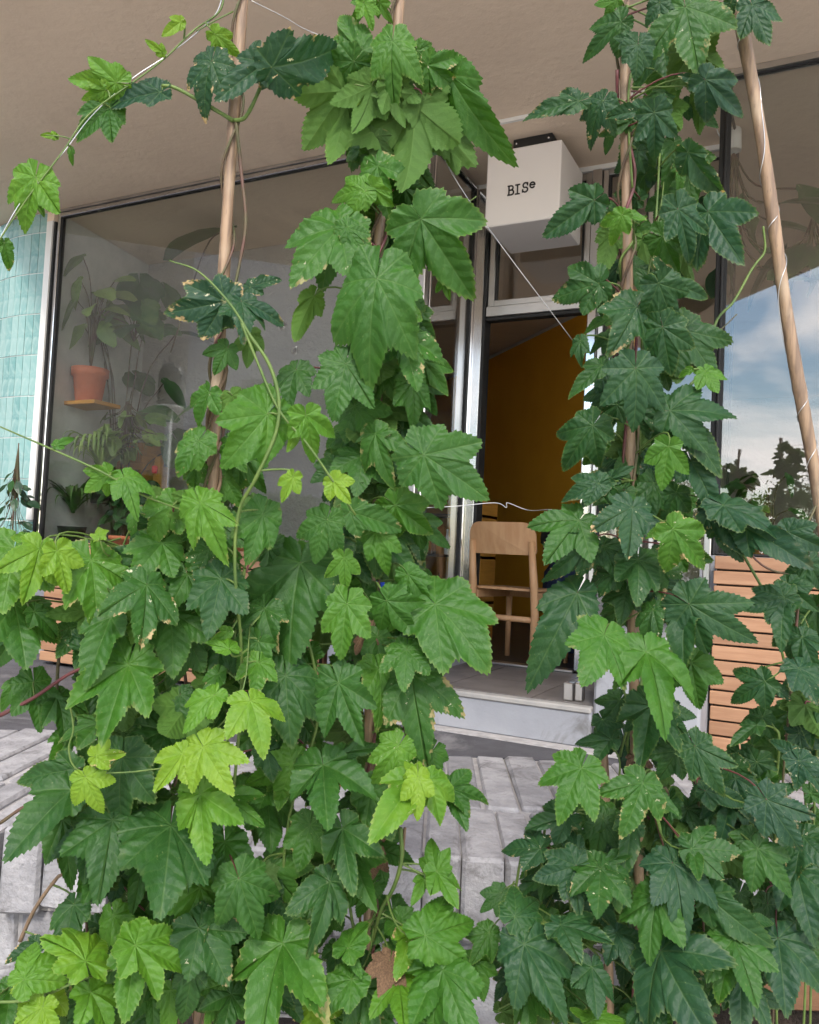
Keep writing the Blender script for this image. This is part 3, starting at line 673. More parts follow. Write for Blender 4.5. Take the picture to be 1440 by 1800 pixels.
PD = pole([(1296, 0, DC-.02), (1340, 250, DC-.02), (1386, 570, DC-.02), (1441, 880, DC-.02), (1500, 1250, DC-.02), (1570, 1700, DC), (1620, 2060, DC)], .0098, 'smooth bare bamboo pole leaning at the right edge with wire round it')
pole([(1058, 1300, DC+.02), (1064, 1380, DC+.02), (1070, 1700, DC+.02), (1075, 2100, DC+.02)], .0075, 'short thin bamboo stick beside the vine right of the doorstep')
def wire(pts, rad, label, mat='wire_zinc', n=8):
    P = spline([at(*p) for p in pts], n); o = MB().tube(P, rad, 6).obj('wire', mat, None, org=P[0]); tag(o, label, 'wire', 'wires strung between the poles'); return P
PW = [(395, -30, DA), (382, 20, DA), (345, 58, DA), (290, 100, DA-.02), (230, 140, DA-.03), (160, 205, DA-.04), (110, 270, DA-.05), (40, 350, DA-.06), (-20, 455, DA-.07)]
PWw = wire(PW, .0008, 'bent wire at the top left carrying a thin twining shoot')
wire([(772, 262, DB), (810, 330, DB+.02), (880, 430, DB+.03), (1006, 597, DC)], .0006, 'taut white wire running down across the door frame to the right vine')
wire([(742, 893, DB), (800, 890, DB), (870, 884, DB+.01), (890, 892, DB+.01), (893, 884, DB+.01), (930, 897, DB+.02), (975, 896, DC), (1040, 906, DC)], .0007, 'kinked wire crossing the doorway above the chair')
wire([(440, 0, DA), (500, 30, DA+.02), (545, 55, DB-.01), (640, 90, DB)], .0005, 'thin wire at the top between the left and middle poles')
hel = []
for i in range(120):
    y = 40+i*7.3; k = i/119; xc = np.interp(y, [0, 250, 570, 880, 1250], [1296, 1340, 1386, 1441, 1500]); an = i*0.30+2*math.sin(i*.13)
    hel.append((xc+13.5*math.cos(an), y, DC-.02-.0115*math.sin(an)))
wire(hel, .0006, 'loose wire spiralling round the leaning pole at the right edge', n=2)

# ------------------------------------------------------------------ hop vines
VINES = {}
STEMS = {}
def vine(key, base, label):
    VINES[key] = thing('hop_vine', base, label, 'vine', 'hop vines climbing the poles'); STEMS[key] = []
def stem(key, pts, rad=.0026, mat='stem_green', n=6, name='stem', sides=7, tip=1.0):
    P = spline([np.array(p) if len(p) == 3 and not isinstance(p, tuple) else at(*p) for p in pts], n)
    m_ = len(P); MB().tube(P, [rad*(1-0.25*i/m_)*(1+.06*math.sin(i*1.7))*min(1, tip+(1-tip)*i/(m_*.35)) for i in range(m_)], sides).obj(name, mat, VINES[key])
    STEMS[key] += list(P)
def twine(key, P, y_of, rad=.0026, amp=.012, turns=7, mat='stem_dark', i0=0, i1=None, ph=0):
    Q = P[i0:i1]; m_ = len(Q); out = []
    for i, p in enumerate(Q):
        an = ph+turns*2*math.pi*i/m_
        out.append(p+cr*amp*math.cos(an)-cf*amp*math.sin(an))
    stem(key, [np.array(q) for q in out], rad, mat, 4)
def gpt(x, y, d): p = at(x, y, d); return (p[0], p[1], GZ+.04)
vine('A', gpt(352, 1800, DA), 'hop vine with few large dark leaves on the left pole by the plant window')
vine('W', gpt(300, 1800, DA+.05), 'slim young hop shoot twining along the bent wire at the top left')
vine('L', gpt(300, 1800, DL), 'dense bushy hop vine with lime green shoot tips filling the lower left')
vine('B', gpt(648, 1800, DB), 'tall hop vine on the middle pole left of the door')
vine('C', gpt(1130, 1800, DC), 'tall dark green hop vine on the pole right of the door')
vine('E', gpt(1330, 1800, DE), 'dark hop vine sprawling over the lower right corner before the slat cladding')
twine('A', PA, 0, .0022, .0125, 4, 'stem_dark', 0, 26); twine('A', PA, 0, .003, .012, 7, 'stem_woody', 16, None, 2); twine('A', PA, 0, .0026, .013, 6, 'stem_dark', 14, None, 4)
twine('B', PB, 0, .0026, .0135, 7, 'stem_dark'); twine('B', PB, 0, .0028, .0135, 6, 'stem_red', 5, None, 3); twine('B', PB, 0, .0024, .013, 9, 'stem_green', 12, None, 5)
twine('C', PC, 0, .0026, .0135, 7, 'stem_dark'); twine('C', PC, 0, .0028, .0135, 5, 'stem_red', 4, None, 3); twine('C', PC, 0, .0024, .014, 8, 'stem_green', 12, None, 1)
stem('A', [(412, 212, DA-.012), (432, 205, DA-.02), (455, 160, DA-.03), (465, 128, DA-.03)], .0032, 'stem_green'); stem('A', [(410, 212, DA-.012), (365, 185, DA-.02), (310, 155, DA-.03), (285, 150, DA-.03)], .0032, 'stem_green')
stem('A', [(415, 212, DA-.012), (424, 300, DA-.01), (432, 390, DA-.012), (420, 470, DA-.012), (400, 560, DA-.01)], .0028, 'stem_dark')
stem('W', [(x+5*math.sin(i*2.1), y+5*math.cos(i*1.7), d-.004) for i, (x, y, d) in enumerate(PW)], .0014, 'stem_green')
stem('W', [(410, 20, DA), (380, 35, DA-.01), (345, 55, DA-.01)], .0012)
stem('W', [(430, 0, DA), (410, 220, DA+.02), (395, 600, DA+.02), (380, 1200, DA+.03), (352, 2250, DA+.05)], .0018, 'stem_dark')
stem('W', [(125, 245, DA-.04), (110, 240, DA-.045), (80, 237, DA-.05)], .0011)
# the arched shoot in front of the left pole
SH = DL-.10
stem('L', [(298, 458, SH), (350, 478, SH), (405, 535, SH), (440, 590, SH), (473, 640, SH), (490, 700, SH), (485, 760, SH), (450, 840, SH), (420, 900, SH+.02), (413, 1000, SH+.03), (425, 1200, DL-.02), (400, 1500, DL), (340, 2100, DL)], .0029, 'stem_green', tip=.3)
stem('L', [(425, 568, SH), (450, 630, SH), (490, 720, SH), (540, 780, SH), (585, 845, SH+.01), (625, 905, SH+.03)], .0020, 'stem_green')
stem('L', [(0, 750, SH), (92, 790, SH), (180, 830, SH), (250, 870, SH+.02), (330, 900, SH+.05)], .0017, 'stem_green', tip=.6)
stem('L', [(122, 1233, SH), (129, 1280, SH), (121, 1315, SH), (130, 1347, SH), (160, 1358, SH), (250, 1355, SH), (320, 1333, SH), (420, 1230, SH+.02), (440, 1100, DL-.02)], .0013, 'stem_green')
stem('L', [(0, 1258, DL), (60, 1226, DL), (135, 1178, DL), (230, 1150, DL+.02)], .0030, 'stem_red'); stem('L', [(0, 1447, DL), (52, 1414, DL), (150, 1380, DL+.02), (300, 1330, DL+.03)], .0026, 'stem_dark')
stem('L', [(-30, 1762, SH), (55, 1757, SH), (145, 1722, SH), (240, 1690, SH+.02)], .0020, 'stem_green'); stem('L', [(35, 1655, DL), (60, 1600, DL), (95, 1550, DL), (115, 1535, DL), (200, 1500, DL+.03)], .0030, 'stem_woody')
for k, (xa, xb, xc) in enumerate(((210, 180, 250), (290, 330, 300), (430, 400, 380), (120, 100, 170), (520, 560, 480), (360, 250, 290))):
    stem('L', [(xa, 960+20*k, DL+.03), (xb, 1250, DL+.04), ((xa+xc)/2, 1500, DL+.04), (xc, 2150, DL+.03)], .0026, 'stem_dark' if k % 2 else 'stem_green')
stem('B', [(704, 1455, DB-.08), (706, 1510, DB-.08), (692, 1560, DB-.07), (668, 1605, DB-.05), (650, 1680, DB)], .0034, 'stem_green'); stem('B', [(712, 1455, DB-.07), (704, 1530, DB-.07), (680, 1590, DB-.05)], .0022, 'stem_woody')
stem('B', [(700, 1190, DB), (715, 1300, DB), (735, 1370, DB-.04), (780, 1395, DB-.03)], .0022, 'stem_red'); stem('B', [(625, 400, DB), (650, 425, DB-.01), (672, 440, DB-.01)], .0028, 'stem_red'); stem('B', [(745, 400, DB-.03), (720, 420, DB-.01), (690, 440, DB-.01)], .0028, 'stem_red')
stem('B', [(640, 1690, DB), (720, 1690, DB-.02), (770, 1690, DB-.03), (820, 1705, DB-.03)], .002); stem('B', [(560, 1340, DB-.03), (600, 1500, DB-.02), (640, 1800, DB), (648, 2150, DB)], .0026)
stem('B', [(812, 385, DB-.02), (820, 360, DB-.02), (838, 345, DB-.02)], .0008); stem('B', [(800, 450, DB-.04), (806, 420, DB-.03), (818, 395, DB-.02)], .0008)
stem('C', [(1120, 105, DC-.01), (1106, 150, DC-.012), (1106, 240, DC-.012), (1112, 330, DC-.012)], .0024); stem('C', [(1160, 270, DC), (1156, 340, DC), (1150, 420, DC), (1130, 560, DC), (1125, 800, DC)], .0020); stem('C', [(1164, 270, DC), (1166, 330, DC+.01), (1150, 430, DC)], .0014)
stem('C', [(1175, 715, DC-.03), (1200, 690, DC-.03), (1232, 655, DC-.03), (1246, 610, DC-.03), (1262, 560, DC-.03), (1290, 530, DC-.03), (1318, 480, DC-.02), (1330, 462, DC-.02), (1345, 440, DC-.02), (1342, 398, DC-.02)], .0024)
stem('C', [(1238, 572, DC-.03), (1252, 580, DC-.03), (1268, 578, DC-.03), (1296, 552, DC-.03)], .0012, 'stem_dark'); stem('C', [(1150, 735, DC-.01), (1180, 725, DC-.02), (1200, 690, DC-.03)], .0026, 'stem_red')
stem('C', [(1090, 1330, DC-.01), (1105, 1250, DC-.02), (1080, 1160, DC-.02), (1085, 1100, DC-.02)], .0022); stem('C', [(1075, 1440, DC), (1090, 1340, DC-.02), (1060, 1300, DC-.03)], .0018)
for k, (xa, ya, xb, xc) in enumerate(((1405, 1040, 1370, 1350), (1362, 1280, 1362, 1370), (1300, 960, 1420, 1400), (1210, 1330, 1230, 1260), (1000, 1420, 1000, 1080), (940, 1500, 960, 1080), (1150, 1420, 1180, 1200), (1430, 1200, 1430, 1420), (900, 1600, 930, 1000))):
    stem('E', [(xa, ya, DE-.03), ((xa+xb)/2+8, ya*.6+1350*.4, DE-.03), (xb, max(ya+150, 1480), DE+.02), (xc, 2100, DE+.03)], .0024, 'stem_green' if k % 3 else 'stem_dark')
stem('E', [(1270, 900, DC-.02), (1330, 985, DE-.02), (1385, 1010, DE-.02), (1440, 1015, DE-.02)], .002, 'stem_dark')
stem('E', [(1440, 880, DE), (1400, 940, DE-.02), (1310, 930, DE-.03), (1275, 890, DE-.03)], .002, 'stem_dark')

rl = random.Random(77)
def hop(key, jx, jy, ang, ln, typ, age, d, dmg=0.0, back=False, tau=None, rho=None, pet=True):
    V = VINES[key]; me = rl.choice(LEAF[typ]); a = R(ang); n = -ray(jx, jy); n = n/np.linalg.norm(n)
    di = cr*math.cos(a)-cu*math.sin(a); di = di-n*(di@n); di /= np.linalg.norm(di)
    if tau is None: tau = math.sin(a)*rl.uniform(0, 46)+rl.uniform(-12, 12)
    if rho is None: rho = math.cos(a)*rl.uniform(0, 36)+rl.uniform(-24, 24)
    tau, rho = R(tau), R(rho)
    ax = di*math.cos(tau)+n*math.sin(tau); n0 = n*math.cos(tau)-di*math.sin(tau); lat = np.cross(n0, ax)
    nn = n0*math.cos(rho)+lat*math.sin(rho)
    if back: nn = -nn
    lat = np.cross(nn, ax); S = (0.93 if typ in 'HN' else 0.87)*(0.92 if key in 'CE' else 1)*ln*d/FPX/max(.7, math.cos(tau))
    J = at(jx, jy, d); base = np.array(V.location); Mx = Matrix.Identity(4); sy = S*rl.uniform(.72, .98); sh_ = rl.uniform(-.16, .16)*S
    for i in range(3): Mx[i][0], Mx[i][1], Mx[i][2], Mx[i][3] = ax[i]*S, lat[i]*sy+ax[i]*sh_, nn[i]*S, J[i]-base[i]
    o = bpy.data.objects.new('leaf', me); link(o, V); o.matrix_basis = Mx
    o.color = (max(0, min(1, age)), dmg, rl.random(), 1)
    if pet:
        st_ = np.array(STEMS[key]); dist = np.linalg.norm((st_-J)*np.array([1, 1, 1]), axis=1); lift = st_[:, 2]-J[2]
        k = int(np.argmin(dist+0.25*np.abs(lift+0.0))); Q = st_[k]; L = min(dist[k], .12)
        c1 = J-ax*L*.45-nn*L*.22; pts = []
        for i in range(7):
            t = i/6; pts.append((1-t)**2*J+2*t*(1-t)*c1+t*t*Q)
        Mi = (Matrix.Translation(Vector(base))@Mx).inverted()
        pl = [np.array(Mi@Vector(p)) for p in pts]; rr = .0015/S
        m = MB(); m.tube(pl, [rr*.85, rr, rr, rr, rr, rr*1.05, rr*1.2], 5, cap=False)
        me2 = bpy.data.meshes.new('petiole'); me2.from_pydata(m.v, [], m.f); me2.update(); me2.polygons.foreach_set('use_smooth', m.sm)
        me2.materials.append(MAT['stem_red' if (age < .4 and rl.random() < .35) else 'stem_green']); p = bpy.data.objects.new('petiole', me2); link(p, o)
    return o

# (x, y of the leaf base in the photograph, direction, length, shape, age, depth offset, damage, back)
HERO = {
'W': (DA-.04, [(62, 312, 112, 92, 'T', .72, -.02), (205, 145, 188, 88, 'T', .72, 0), (192, 190, 155, 78, 'T', .42, .01), (185, 158, 160, 52, 'D', .85, 0), (318, 38, 150, 40, 'H', .9, 0), (285, 92, 215, 34, 'H', .95, 0), (378, 60, 40, 58, 'D', .85, 0), (8, 428, 70, 48, 'H', .5, 0), (62, 350, 60, 30, 'H', .6, .01), (98, 240, 185, 26, 'H', .9, 0), (125, 262, 100, 26, 'H', .6, 0)]),
'A': (DA-.02, [(282, 162, 170, 110, 'H', .0, -.01, .15), (372, 108, 118, 85, 'T', .05, -.02, .6), (465, 112, 145, 100, 'H', .02, -.04, .55), (478, 118, -12, 165, 'N', .02, -.05, .5), (440, 100, -70, 40, 'H', .05, -.03, .3),
  (395, 530, 165, 118, 'T', .05, -.05, .6), (425, 530, 25, 82, 'H', .06, -.05, .35), (425, 530, 75, 62, 'T', .08, -.05, .3), (440, 505, -25, 62, 'H', .1, -.01, .7), (440, 588, 95, 68, 'D', .45, 0, 0, 1), (400, 612, 120, 58, 'D', .35, -.02), (368, 690, 122, 66, 'D', .5, -.02), (408, 695, 65, 60, 'D', .55, 0, 0, 1), (350, 775, 125, 75, 'H', .48, -.02), (405, 780, 60, 55, 'T', .5, 0), (345, 820, 100, 60, 'T', .5, .01),
  (395, 840, 60, 70, 'T', .5, .03), (425, 800, 60, 80, 'T', .45, .02)]),
'L': (DL, [(470, 728, 128, 112, 'H', .60, -.10), (538, 730, 78, 92, 'D', .66, -.10), (515, 838, 118, 56, 'D', .92, -.09), (585, 845, 55, 56, 'D', .92, -.09), (192, 832, 140, 62, 'D', .62, -.09), (218, 838, 70, 52, 'T', .62, -.09), (98, 783, -20, 38, 'H', .5, -.1), (520, 760, 100, 35, 'H', .8, -.07),
  (352, 884, 72, 92, 'F', .75, -.08), (305, 885, 128, 100, 'D', .62, -.03, .35), (275, 905, 200, 50, 'H', .35, -.02, .8), (462, 905, 105, 85, 'H', .36, -.05, .25), (235, 905, 110, 40, 'H', .5, 0),
  (100, 968, 75, 90, 'D', .92, -.09), (70, 965, 110, 105, 'D', .80, -.08), (55, 950, 200, 40, 'H', .8, -.08), (25, 965, 95, 112, 'T', .58, -.05), (160, 985, 85, 112, 'T', .62, -.05), (175, 945, -95, 30, 'D', .85, -.06), (262, 985, 185, 95, 'T', .12, -.02, .35), (255, 975, 10, 40, 'T', .12, 0),
  (258, 1028, 85, 118, 'D', .28, -.07, .5), (258, 1028, 190, 58, 'H', .22, -.05), (388, 1018, 98, 102, 'T', .15, -.06, .25), (368, 965, 115, 68, 'T', .22, -.04, .55), (410, 975, 80, 50, 'H', .45, -.02), (330, 1010, 70, 80, 'T', .3, -.02),
  (25, 1062, 75, 125, 'T', .28, -.04), (60, 1075, 45, 70, 'H', .3, -.05), (30, 1110, 120, 90, 'T', .3, -.02), (195, 1085, 112, 125, 'H', .36, -.07, .15), (225, 1168, 112, 140, 'F', .47, -.07), (140, 1100, 130, 70, 'D', .25, .02), (60, 1200, 80, 95, 'T', .25, .02), (25, 1200, 120, 45, 'H', .4, .02), (100, 1225, 70, 70, 'T', .28, .03),
  (300, 1075, 80, 110, 'T', .35, .0, .2), (330, 1120, 110, 100, 'T', .28, .02), (402, 1140, -120, 48, 'T', .72, -.08), (402, 1110, 150, 40, 'H', .7, -.06), (376, 1222, 140, 86, 'D', .76, -.10), (440, 1232, 72, 86, 'D', .82, -.10), (345, 1230, 60, 80, 'T', .35, .0), (455, 1165, 100, 55, 'T', .6, -.04),
  (357, 1312, 60, 92, 'F', .95, -.12), (322, 1325, 125, 84, 'D', .92, -.12), (150, 1366, 72, 78, 'D', 1.0, -.11), (168, 1330, -8, 58, 'D', 1.0, -.11), (352, 1396, 95, 128, 'D', .72, -.10), (215, 1332, 100, 128, 'T', .2, -.05, .2), (130, 1352, 172, 110, 'H', .18, -.04), (125, 1388, 138, 142, 'H', .22, -.06), (180, 1270, 170, 85, 'T', .3, .0), (290, 1285, 100, 100, 'T', .25, .0), (400, 1400, 40, 80, 'D', .5, -.04), (120, 1290, 120, 70, 'H', .42, .03),
  (198, 1442, 100, 128, 'T', .15, -.06, .15), (300, 1452, 92, 122, 'H', .15, -.06, .2), (110, 1440, 80, 110, 'T', .3, .0, .3), (395, 1480, 85, 110, 'T', .4, -.02), (420, 1545, 72, 122, 'T', .3, -.08, .2), (130, 1590, 115, 100, 'H', .22, -.02), (70, 1660, 160, 60, 'H', .12, -.03),
  (150, 1690, -98, 118, 'F', .8, -.12), (42, 1722, -42, 112, 'D', .72, -.12), (238, 1662, 22, 130, 'F', .75, -.12), (225, 1650, -25, 90, 'H', .75, -.11), (238, 1668, 95, 110, 'H', .55, -.09), (160, 1745, 62, 100, 'D', .72, -.11), (75, 1770, 115, 90, 'D', .88, -.12), (70, 1730, 80, 90, 'T', .95, -.06, .3), (20, 1740, 100, 60, 'T', .35, -.05), (350, 1632, 62, 115, 'T', .15, -.07), (338, 1705, 98, 100, 'H', .15, -.07, .15), (352, 1560, 112, 100, 'T', .55, -.03), (300, 1740, 100, 80, 'H', .7, -.04), (390, 1730, 80, 100, 'T', .4, -.02), (200, 1610, 80, 80, 'T', .5, -.02)]),
'B': (DB, [(645, 0, 120, 48, 'D', .65, -.04), (640, 5, 70, 50, 'D', .7, -.05), (668, 5, 60, 40, 'D', .7, -.03), (632, 92, -115, 82, 'H', .36, -.04), (622, 108, 125, 92, 'T', .34, -.05), (690, 72, 95, 88, 'T', .5, -.07), (752, 115, 40, 82, 'D', .46, -.06), (790, 130, 58, 160, 'H', .40, -.05), (735, 90, 70, 60, 'T', .42, -.03),
  (605, 160, 128, 140, 'D', .45, -.03, 0, 1), (610, 165, 95, 130, 'H', .45, -.02, 0, 1), (655, 150, 92, 95, 'T', .42, -.04, 0, 1), (690, 148, 85, 78, 'T', .3, -.05, 0, 1), (728, 185, 88, 180, 'D', .34, -.03, 0, 1), (742, 165, 58, 160, 'H', .36, -.04, 0, 1), (780, 210, 75, 100, 'H', .4, -.02, 0, 1), (680, 220, 110, 110, 'H', .34, .0, 0, 1),
  (642, 335, 178, 74, 'T', .7, -.06), (655, 330, 40, 46, 'H', .72, -.06), (620, 350, 100, 50, 'H', .6, -.04, 0, 1), (640, 370, 110, 70, 'T', .45, .0, 0, 1), (598, 400, 140, 125, 'T', .42, -.07), (610, 400, 60, 60, 'T', .4, -.08), (590, 395, 110, 125, 'H', .4, -.03), (740, 385, 58, 175, 'D', .4, -.08), (735, 375, 175, 50, 'H', .4, -.07), (690, 380, 90, 60, 'H', .55, .02),
  (663, 490, 102, 150, 'H', .3, -.13), (608, 640, 100, 110, 'F', .25, -.10), (706, 588, 68, 110, 'D', .36, -.07), (705, 540, 85, 75, 'D', .46, -.03), (725, 670, 82, 90, 'T', .36, -.05), (745, 635, 50, 75, 'T', .36, -.03), (552, 520, 112, 92, 'H', .46, -.02, 0, 1), (782, 490, 80, 40, 'D', .6, -.05), (520, 650, 120, 60, 'T', .3, -.03),
  (660, 762, 78, 92, 'D', .36, -.07), (662, 765, 180, 40, 'H', .36, -.06), (640, 800, 110, 70, 'T', .28, -.04), (745, 800, 32, 150, 'T', .25, -.12, .1), (690, 800, 100, 70, 'T', .3, -.02), (610, 760, 120, 70, 'T', .25, .02), (590, 820, 150, 60, 'T', .2, .02),
  (575, 914, 108, 92, 'T', .32, -.11, .3), (615, 900, 18, 108, 'H', .36, -.10), (695, 888, 42, 100, 'T', .42, -.07), (660, 935, 72, 75, 'T', .52, -.08), (690, 860, 100, 70, 'T', .35, -.03), (605, 980, 86, 72, 'D', .54, -.12), (610, 1062, 95, 108, 'F', .56, -.14), (680, 1056, 58, 88, 'T', .32, -.12), (718, 1010, 60, 70, 'T', .36, -.08), (765, 1062, 42, 130, 'H', .36, -.09), (745, 1040, 100, 40, 'H', .36, -.06), (528, 990, 96, 180, 'D', .3, -.06), (500, 1000, 125, 100, 'H', .3, -.05), (715, 1142, 96, 72, 'T', .32, -.10), (725, 1140, 20, 55, 'H', .32, -.09), (665, 1120, 90, 60, 'T', .3, -.04),
  (595, 1200, 72, 122, 'F', .28, -.14), (502, 1188, 82, 98, 'H', .2, -.11), (665, 1175, 70, 90, 'T', .45, -.07, .3), (722, 1185, 84, 122, 'T', .3, -.07), (740, 1160, 100, 60, 'T', .3, -.04), (568, 1345, 82, 112, 'D', .3, -.12, .15), (600, 1325, -15, 80, 'H', .3, -.09), (515, 1342, 150, 100, 'T', .58, -.10), (520, 1335, -70, 45, 'H', .5, -.09), (505, 1355, 105, 70, 'T', .5, -.07), (652, 1392, 72, 92, 'H', .3, -.10), (602, 1456, 82, 118, 'D', .25, -.13, .2), (580, 1550, 100, 102, 'D', .2, -.13, .25), (640, 1420, 110, 60, 'T', .3, -.06), (545, 1450, 110, 90, 'T', .42, -.07), (470, 1400, 90, 100, 'T', .35, -.02), (470, 1270, 95, 95, 'T', .22, -.03),
  (700, 1312, 112, 88, 'T', .75, -.10, .35), (735, 1366, 92, 76, 'D', 1.0, -.16), (735, 1366, 235, 45, 'D', .95, -.15), (728, 1372, 118, 108, 'H', .82, -.13), (755, 1372, 70, 78, 'T', .74, -.12), (790, 1385, 12, 88, 'D', .28, -.07), (790, 1395, 60, 70, 'H', .28, -.06), (760, 1320, 110, 70, 'T', .35, -.03), (768, 1532, -98, 62, 'T', .66, -.09), (768, 1532, 58, 76, 'D', .66, -.09), (745, 1545, 120, 40, 'H', .62, -.08), (620, 1500, 70, 80, 'T', .3, -.03), (690, 1600, 80, 90, 'T', .25, .02),
  (497, 1658, 104, 162, 'D', .42, -.15), (505, 1660, 60, 110, 'H', .42, -.14), (612, 1666, -55, 68, 'H', .42, -.13), (612, 1672, 60, 52, 'H', .4, -.12), (618, 1722, 135, 72, 'H', .42, -.13), (702, 1726, 86, 76, 'D', .7, -.12), (640, 1740, 80, 90, 'T', .3, -.08), (545, 1770, 60, 80, 'T', .85, -.09, .9), (720, 1640, 100, 60, 'H', .75, -.08, .7), (540, 1640, 100, 60, 'T', .3, -.05), (748, 1645, -22, 122, 'T', .46, -.13), (778, 1705, 66, 135, 'D', .42, -.14), (770, 1700, 110, 90, 'H', .42, -.12), (800, 1770, 80, 70, 'T', .35, -.06), (835, 1690, 70, 70, 'T', .38, -.04), (700, 1620, 60, 70, 'T', .4, -.05), (665, 1790, 80, 70, 'T', .4, -.08), (590, 1790, 100, 70, 'T', .35, -.06), (730, 1790, 90, 60, 'D', .5, -.06)]),
'C': (DC, [(1092, 38, 138, 98, 'D', .25, -.04, .2), (1122, 78, 92, 58, 'H', .08, -.08, .2), (1110, 70, 190, 40, 'T', .1, -.06), (1205, 12, 82, 112, 'D', .36, -.06, .35), (1160, 5, 95, 50, 'T', .12, -.05), (1218, 85, 82, 130, 'T', .3, -.02, 0, 1), (1322, 8, 55, 92, 'D', .05, -.06), (1285, 5, 110, 40, 'T', .08, -.05), (1085, 0, 170, 50, 'D', .6, -.03),
  (1018, 178, 172, 108, 'H', .1, -.04, .35), (1060, 178, 118, 72, 'T', .15, -.04, .8), (1150, 198, 90, 98, 'F', .1, -.08, .2), (1130, 195, 175, 72, 'H', .12, -.07, .45), (1170, 170, 200, 60, 'T', .22, -.02), (1240, 140, 42, 120, 'D', .04, -.07, .15), (1235, 142, 190, 50, 'H', .08, -.06), (1228, 160, 82, 80, 'H', .46, -.02, 0, 1), (1075, 230, 110, 40, 'H', .3, 0), (1185, 250, 100, 60, 'H', .3, 0),
  (1094, 378, 108, 62, 'D', .62, -.09), (1094, 376, 10, 52, 'H', .6, -.08), (1045, 352, 146, 122, 'H', .14, -.06, .2), (1192, 368, 72, 112, 'F', .05, -.08, .2), (1245, 372, 58, 118, 'D', .05, -.06), (1210, 268, 58, 118, 'H', .08, -.05), (1075, 408, 98, 82, 'H', .46, 0, 0, 1), (1130, 420, 80, 80, 'H', .42, .02, 0, 1), (1205, 440, 90, 70, 'T', .3, .01, 0, 1), (1120, 350, 200, 60, 'T', .2, .01, .3), (1195, 290, 85, 45, 'H', .55, 0),
  (1052, 498, 172, 108, 'D', .18, -.06, .35), (1055, 500, 85, 58, 'H', .2, -.06, .5), (1158, 498, 68, 112, 'D', .1, -.09), (1170, 495, 15, 90, 'H', .12, -.07), (1165, 480, -110, 42, 'H', .15, -.05, .7), (1120, 540, 118, 88, 'T', .1, -.06), (1165, 575, 82, 108, 'T', .1, -.08), (1058, 642, 148, 82, 'H', .32, -.05), (1020, 600, 95, 45, 'T', .2, -.04), (1118, 648, 86, 128, 'F', .1, -.11), (1075, 590, 150, 50, 'T', .2, -.01), (1200, 580, 52, 130, 'T', .15, -.03), (1240, 652, 55, 50, 'D', .62, -.07), (1215, 650, 150, 30, 'H', .6, -.07), (1178, 722, -4, 132, 'D', .14, -.08), (1188, 738, 38, 118, 'H', .12, -.06), (1160, 640, 110, 70, 'T', .2, .0),
  (1085, 712, 110, 60, 'T', .15, -.03), (1042, 748, 126, 112, 'T', .14, -.06), (1060, 775, 128, 72, 'H', .45, -.05), (1176, 785, 98, 98, 'D', .62, -.12), (1052, 850, 165, 80, 'T', .14, -.08, .3), (1060, 850, 60, 70, 'H', .14, -.07, .2), (1075, 840, -20, 50, 'H', .15, -.05), (1215, 810, 58, 105, 'H', .1, -.05), (1183, 930, 52, 128, 'D', .62, -.13), (1170, 925, 150, 45, 'H', .6, -.12), (1112, 892, 98, 100, 'D', .14, -.10, .75), (1150, 850, 90, 90, 'T', .2, -.02), (1250, 890, 60, 110, 'H', .1, -.05), (1110, 800, 100, 60, 'T', .25, .0),
  (1018, 915, 132, 108, 'D', .36, -.07), (1032, 958, 140, 110, 'D', .18, -.08), (1080, 1010, 170, 70, 'T', .2, -.05, .4), (1122, 985, 92, 72, 'H', .18, -.06, .3), (1060, 960, 60, 60, 'T', .2, -.03), (1150, 985, 80, 70, 'T', .25, -.02, .5), (1015, 1042, 124, 158, 'H', .16, -.05), (1062, 1116, 112, 102, 'F', .56, -.14), (1148, 1072, 118, 74, 'T', .32, -.08, .8), (1136, 1146, 66, 138, 'D', .52, -.14), (1130, 1140, 120, 80, 'H', .5, -.12), (1212, 1062, 38, 152, 'F', .1, -.11, .2), (1205, 1062, 95, 120, 'H', .12, -.09), (1215, 1165, 84, 98, 'T', .36, -.05), (1100, 1040, 100, 60, 'T', .2, -.02), (1145, 1240, 100, 110, 'F', .2, -.07), (1075, 1300, 172, 80, 'D', .2, -.05), (1090, 1230, 120, 60, 'T', .25, -.02), (1060, 1265, 60, 60, 'T', .2, -.02)]),
'E': (DE, [(1272, 888, 14, 128, 'T', .05, -.07), (1312, 928, 30, 128, 'H', .05, -.07), (1265, 915, 62, 85, 'H', .1, -.03), (1385, 935, 30, 75, 'T', .05, -.05), (1378, 1050, 172, 92, 'T', .1, -.06), (1380, 1050, 110, 70, 'H', .12, -.05), (1385, 1030, 40, 70, 'T', .08, -.04), (1420, 990, 100, 80, 'T', .06, -.03), (1345, 1198, 155, 92, 'D', .1, -.08), (1345, 1195, 40, 60, 'H', .1, -.07), (1405, 1175, 60, 75, 'T', .05, -.08), (1410, 1120, 60, 70, 'T', .08, -.05), (1340, 1260, 110, 60, 'T', .22, -.02), (1395, 1100, 90, 80, 'T', .2, -.01), (1430, 1240, 110, 70, 'T', .12, -.03),
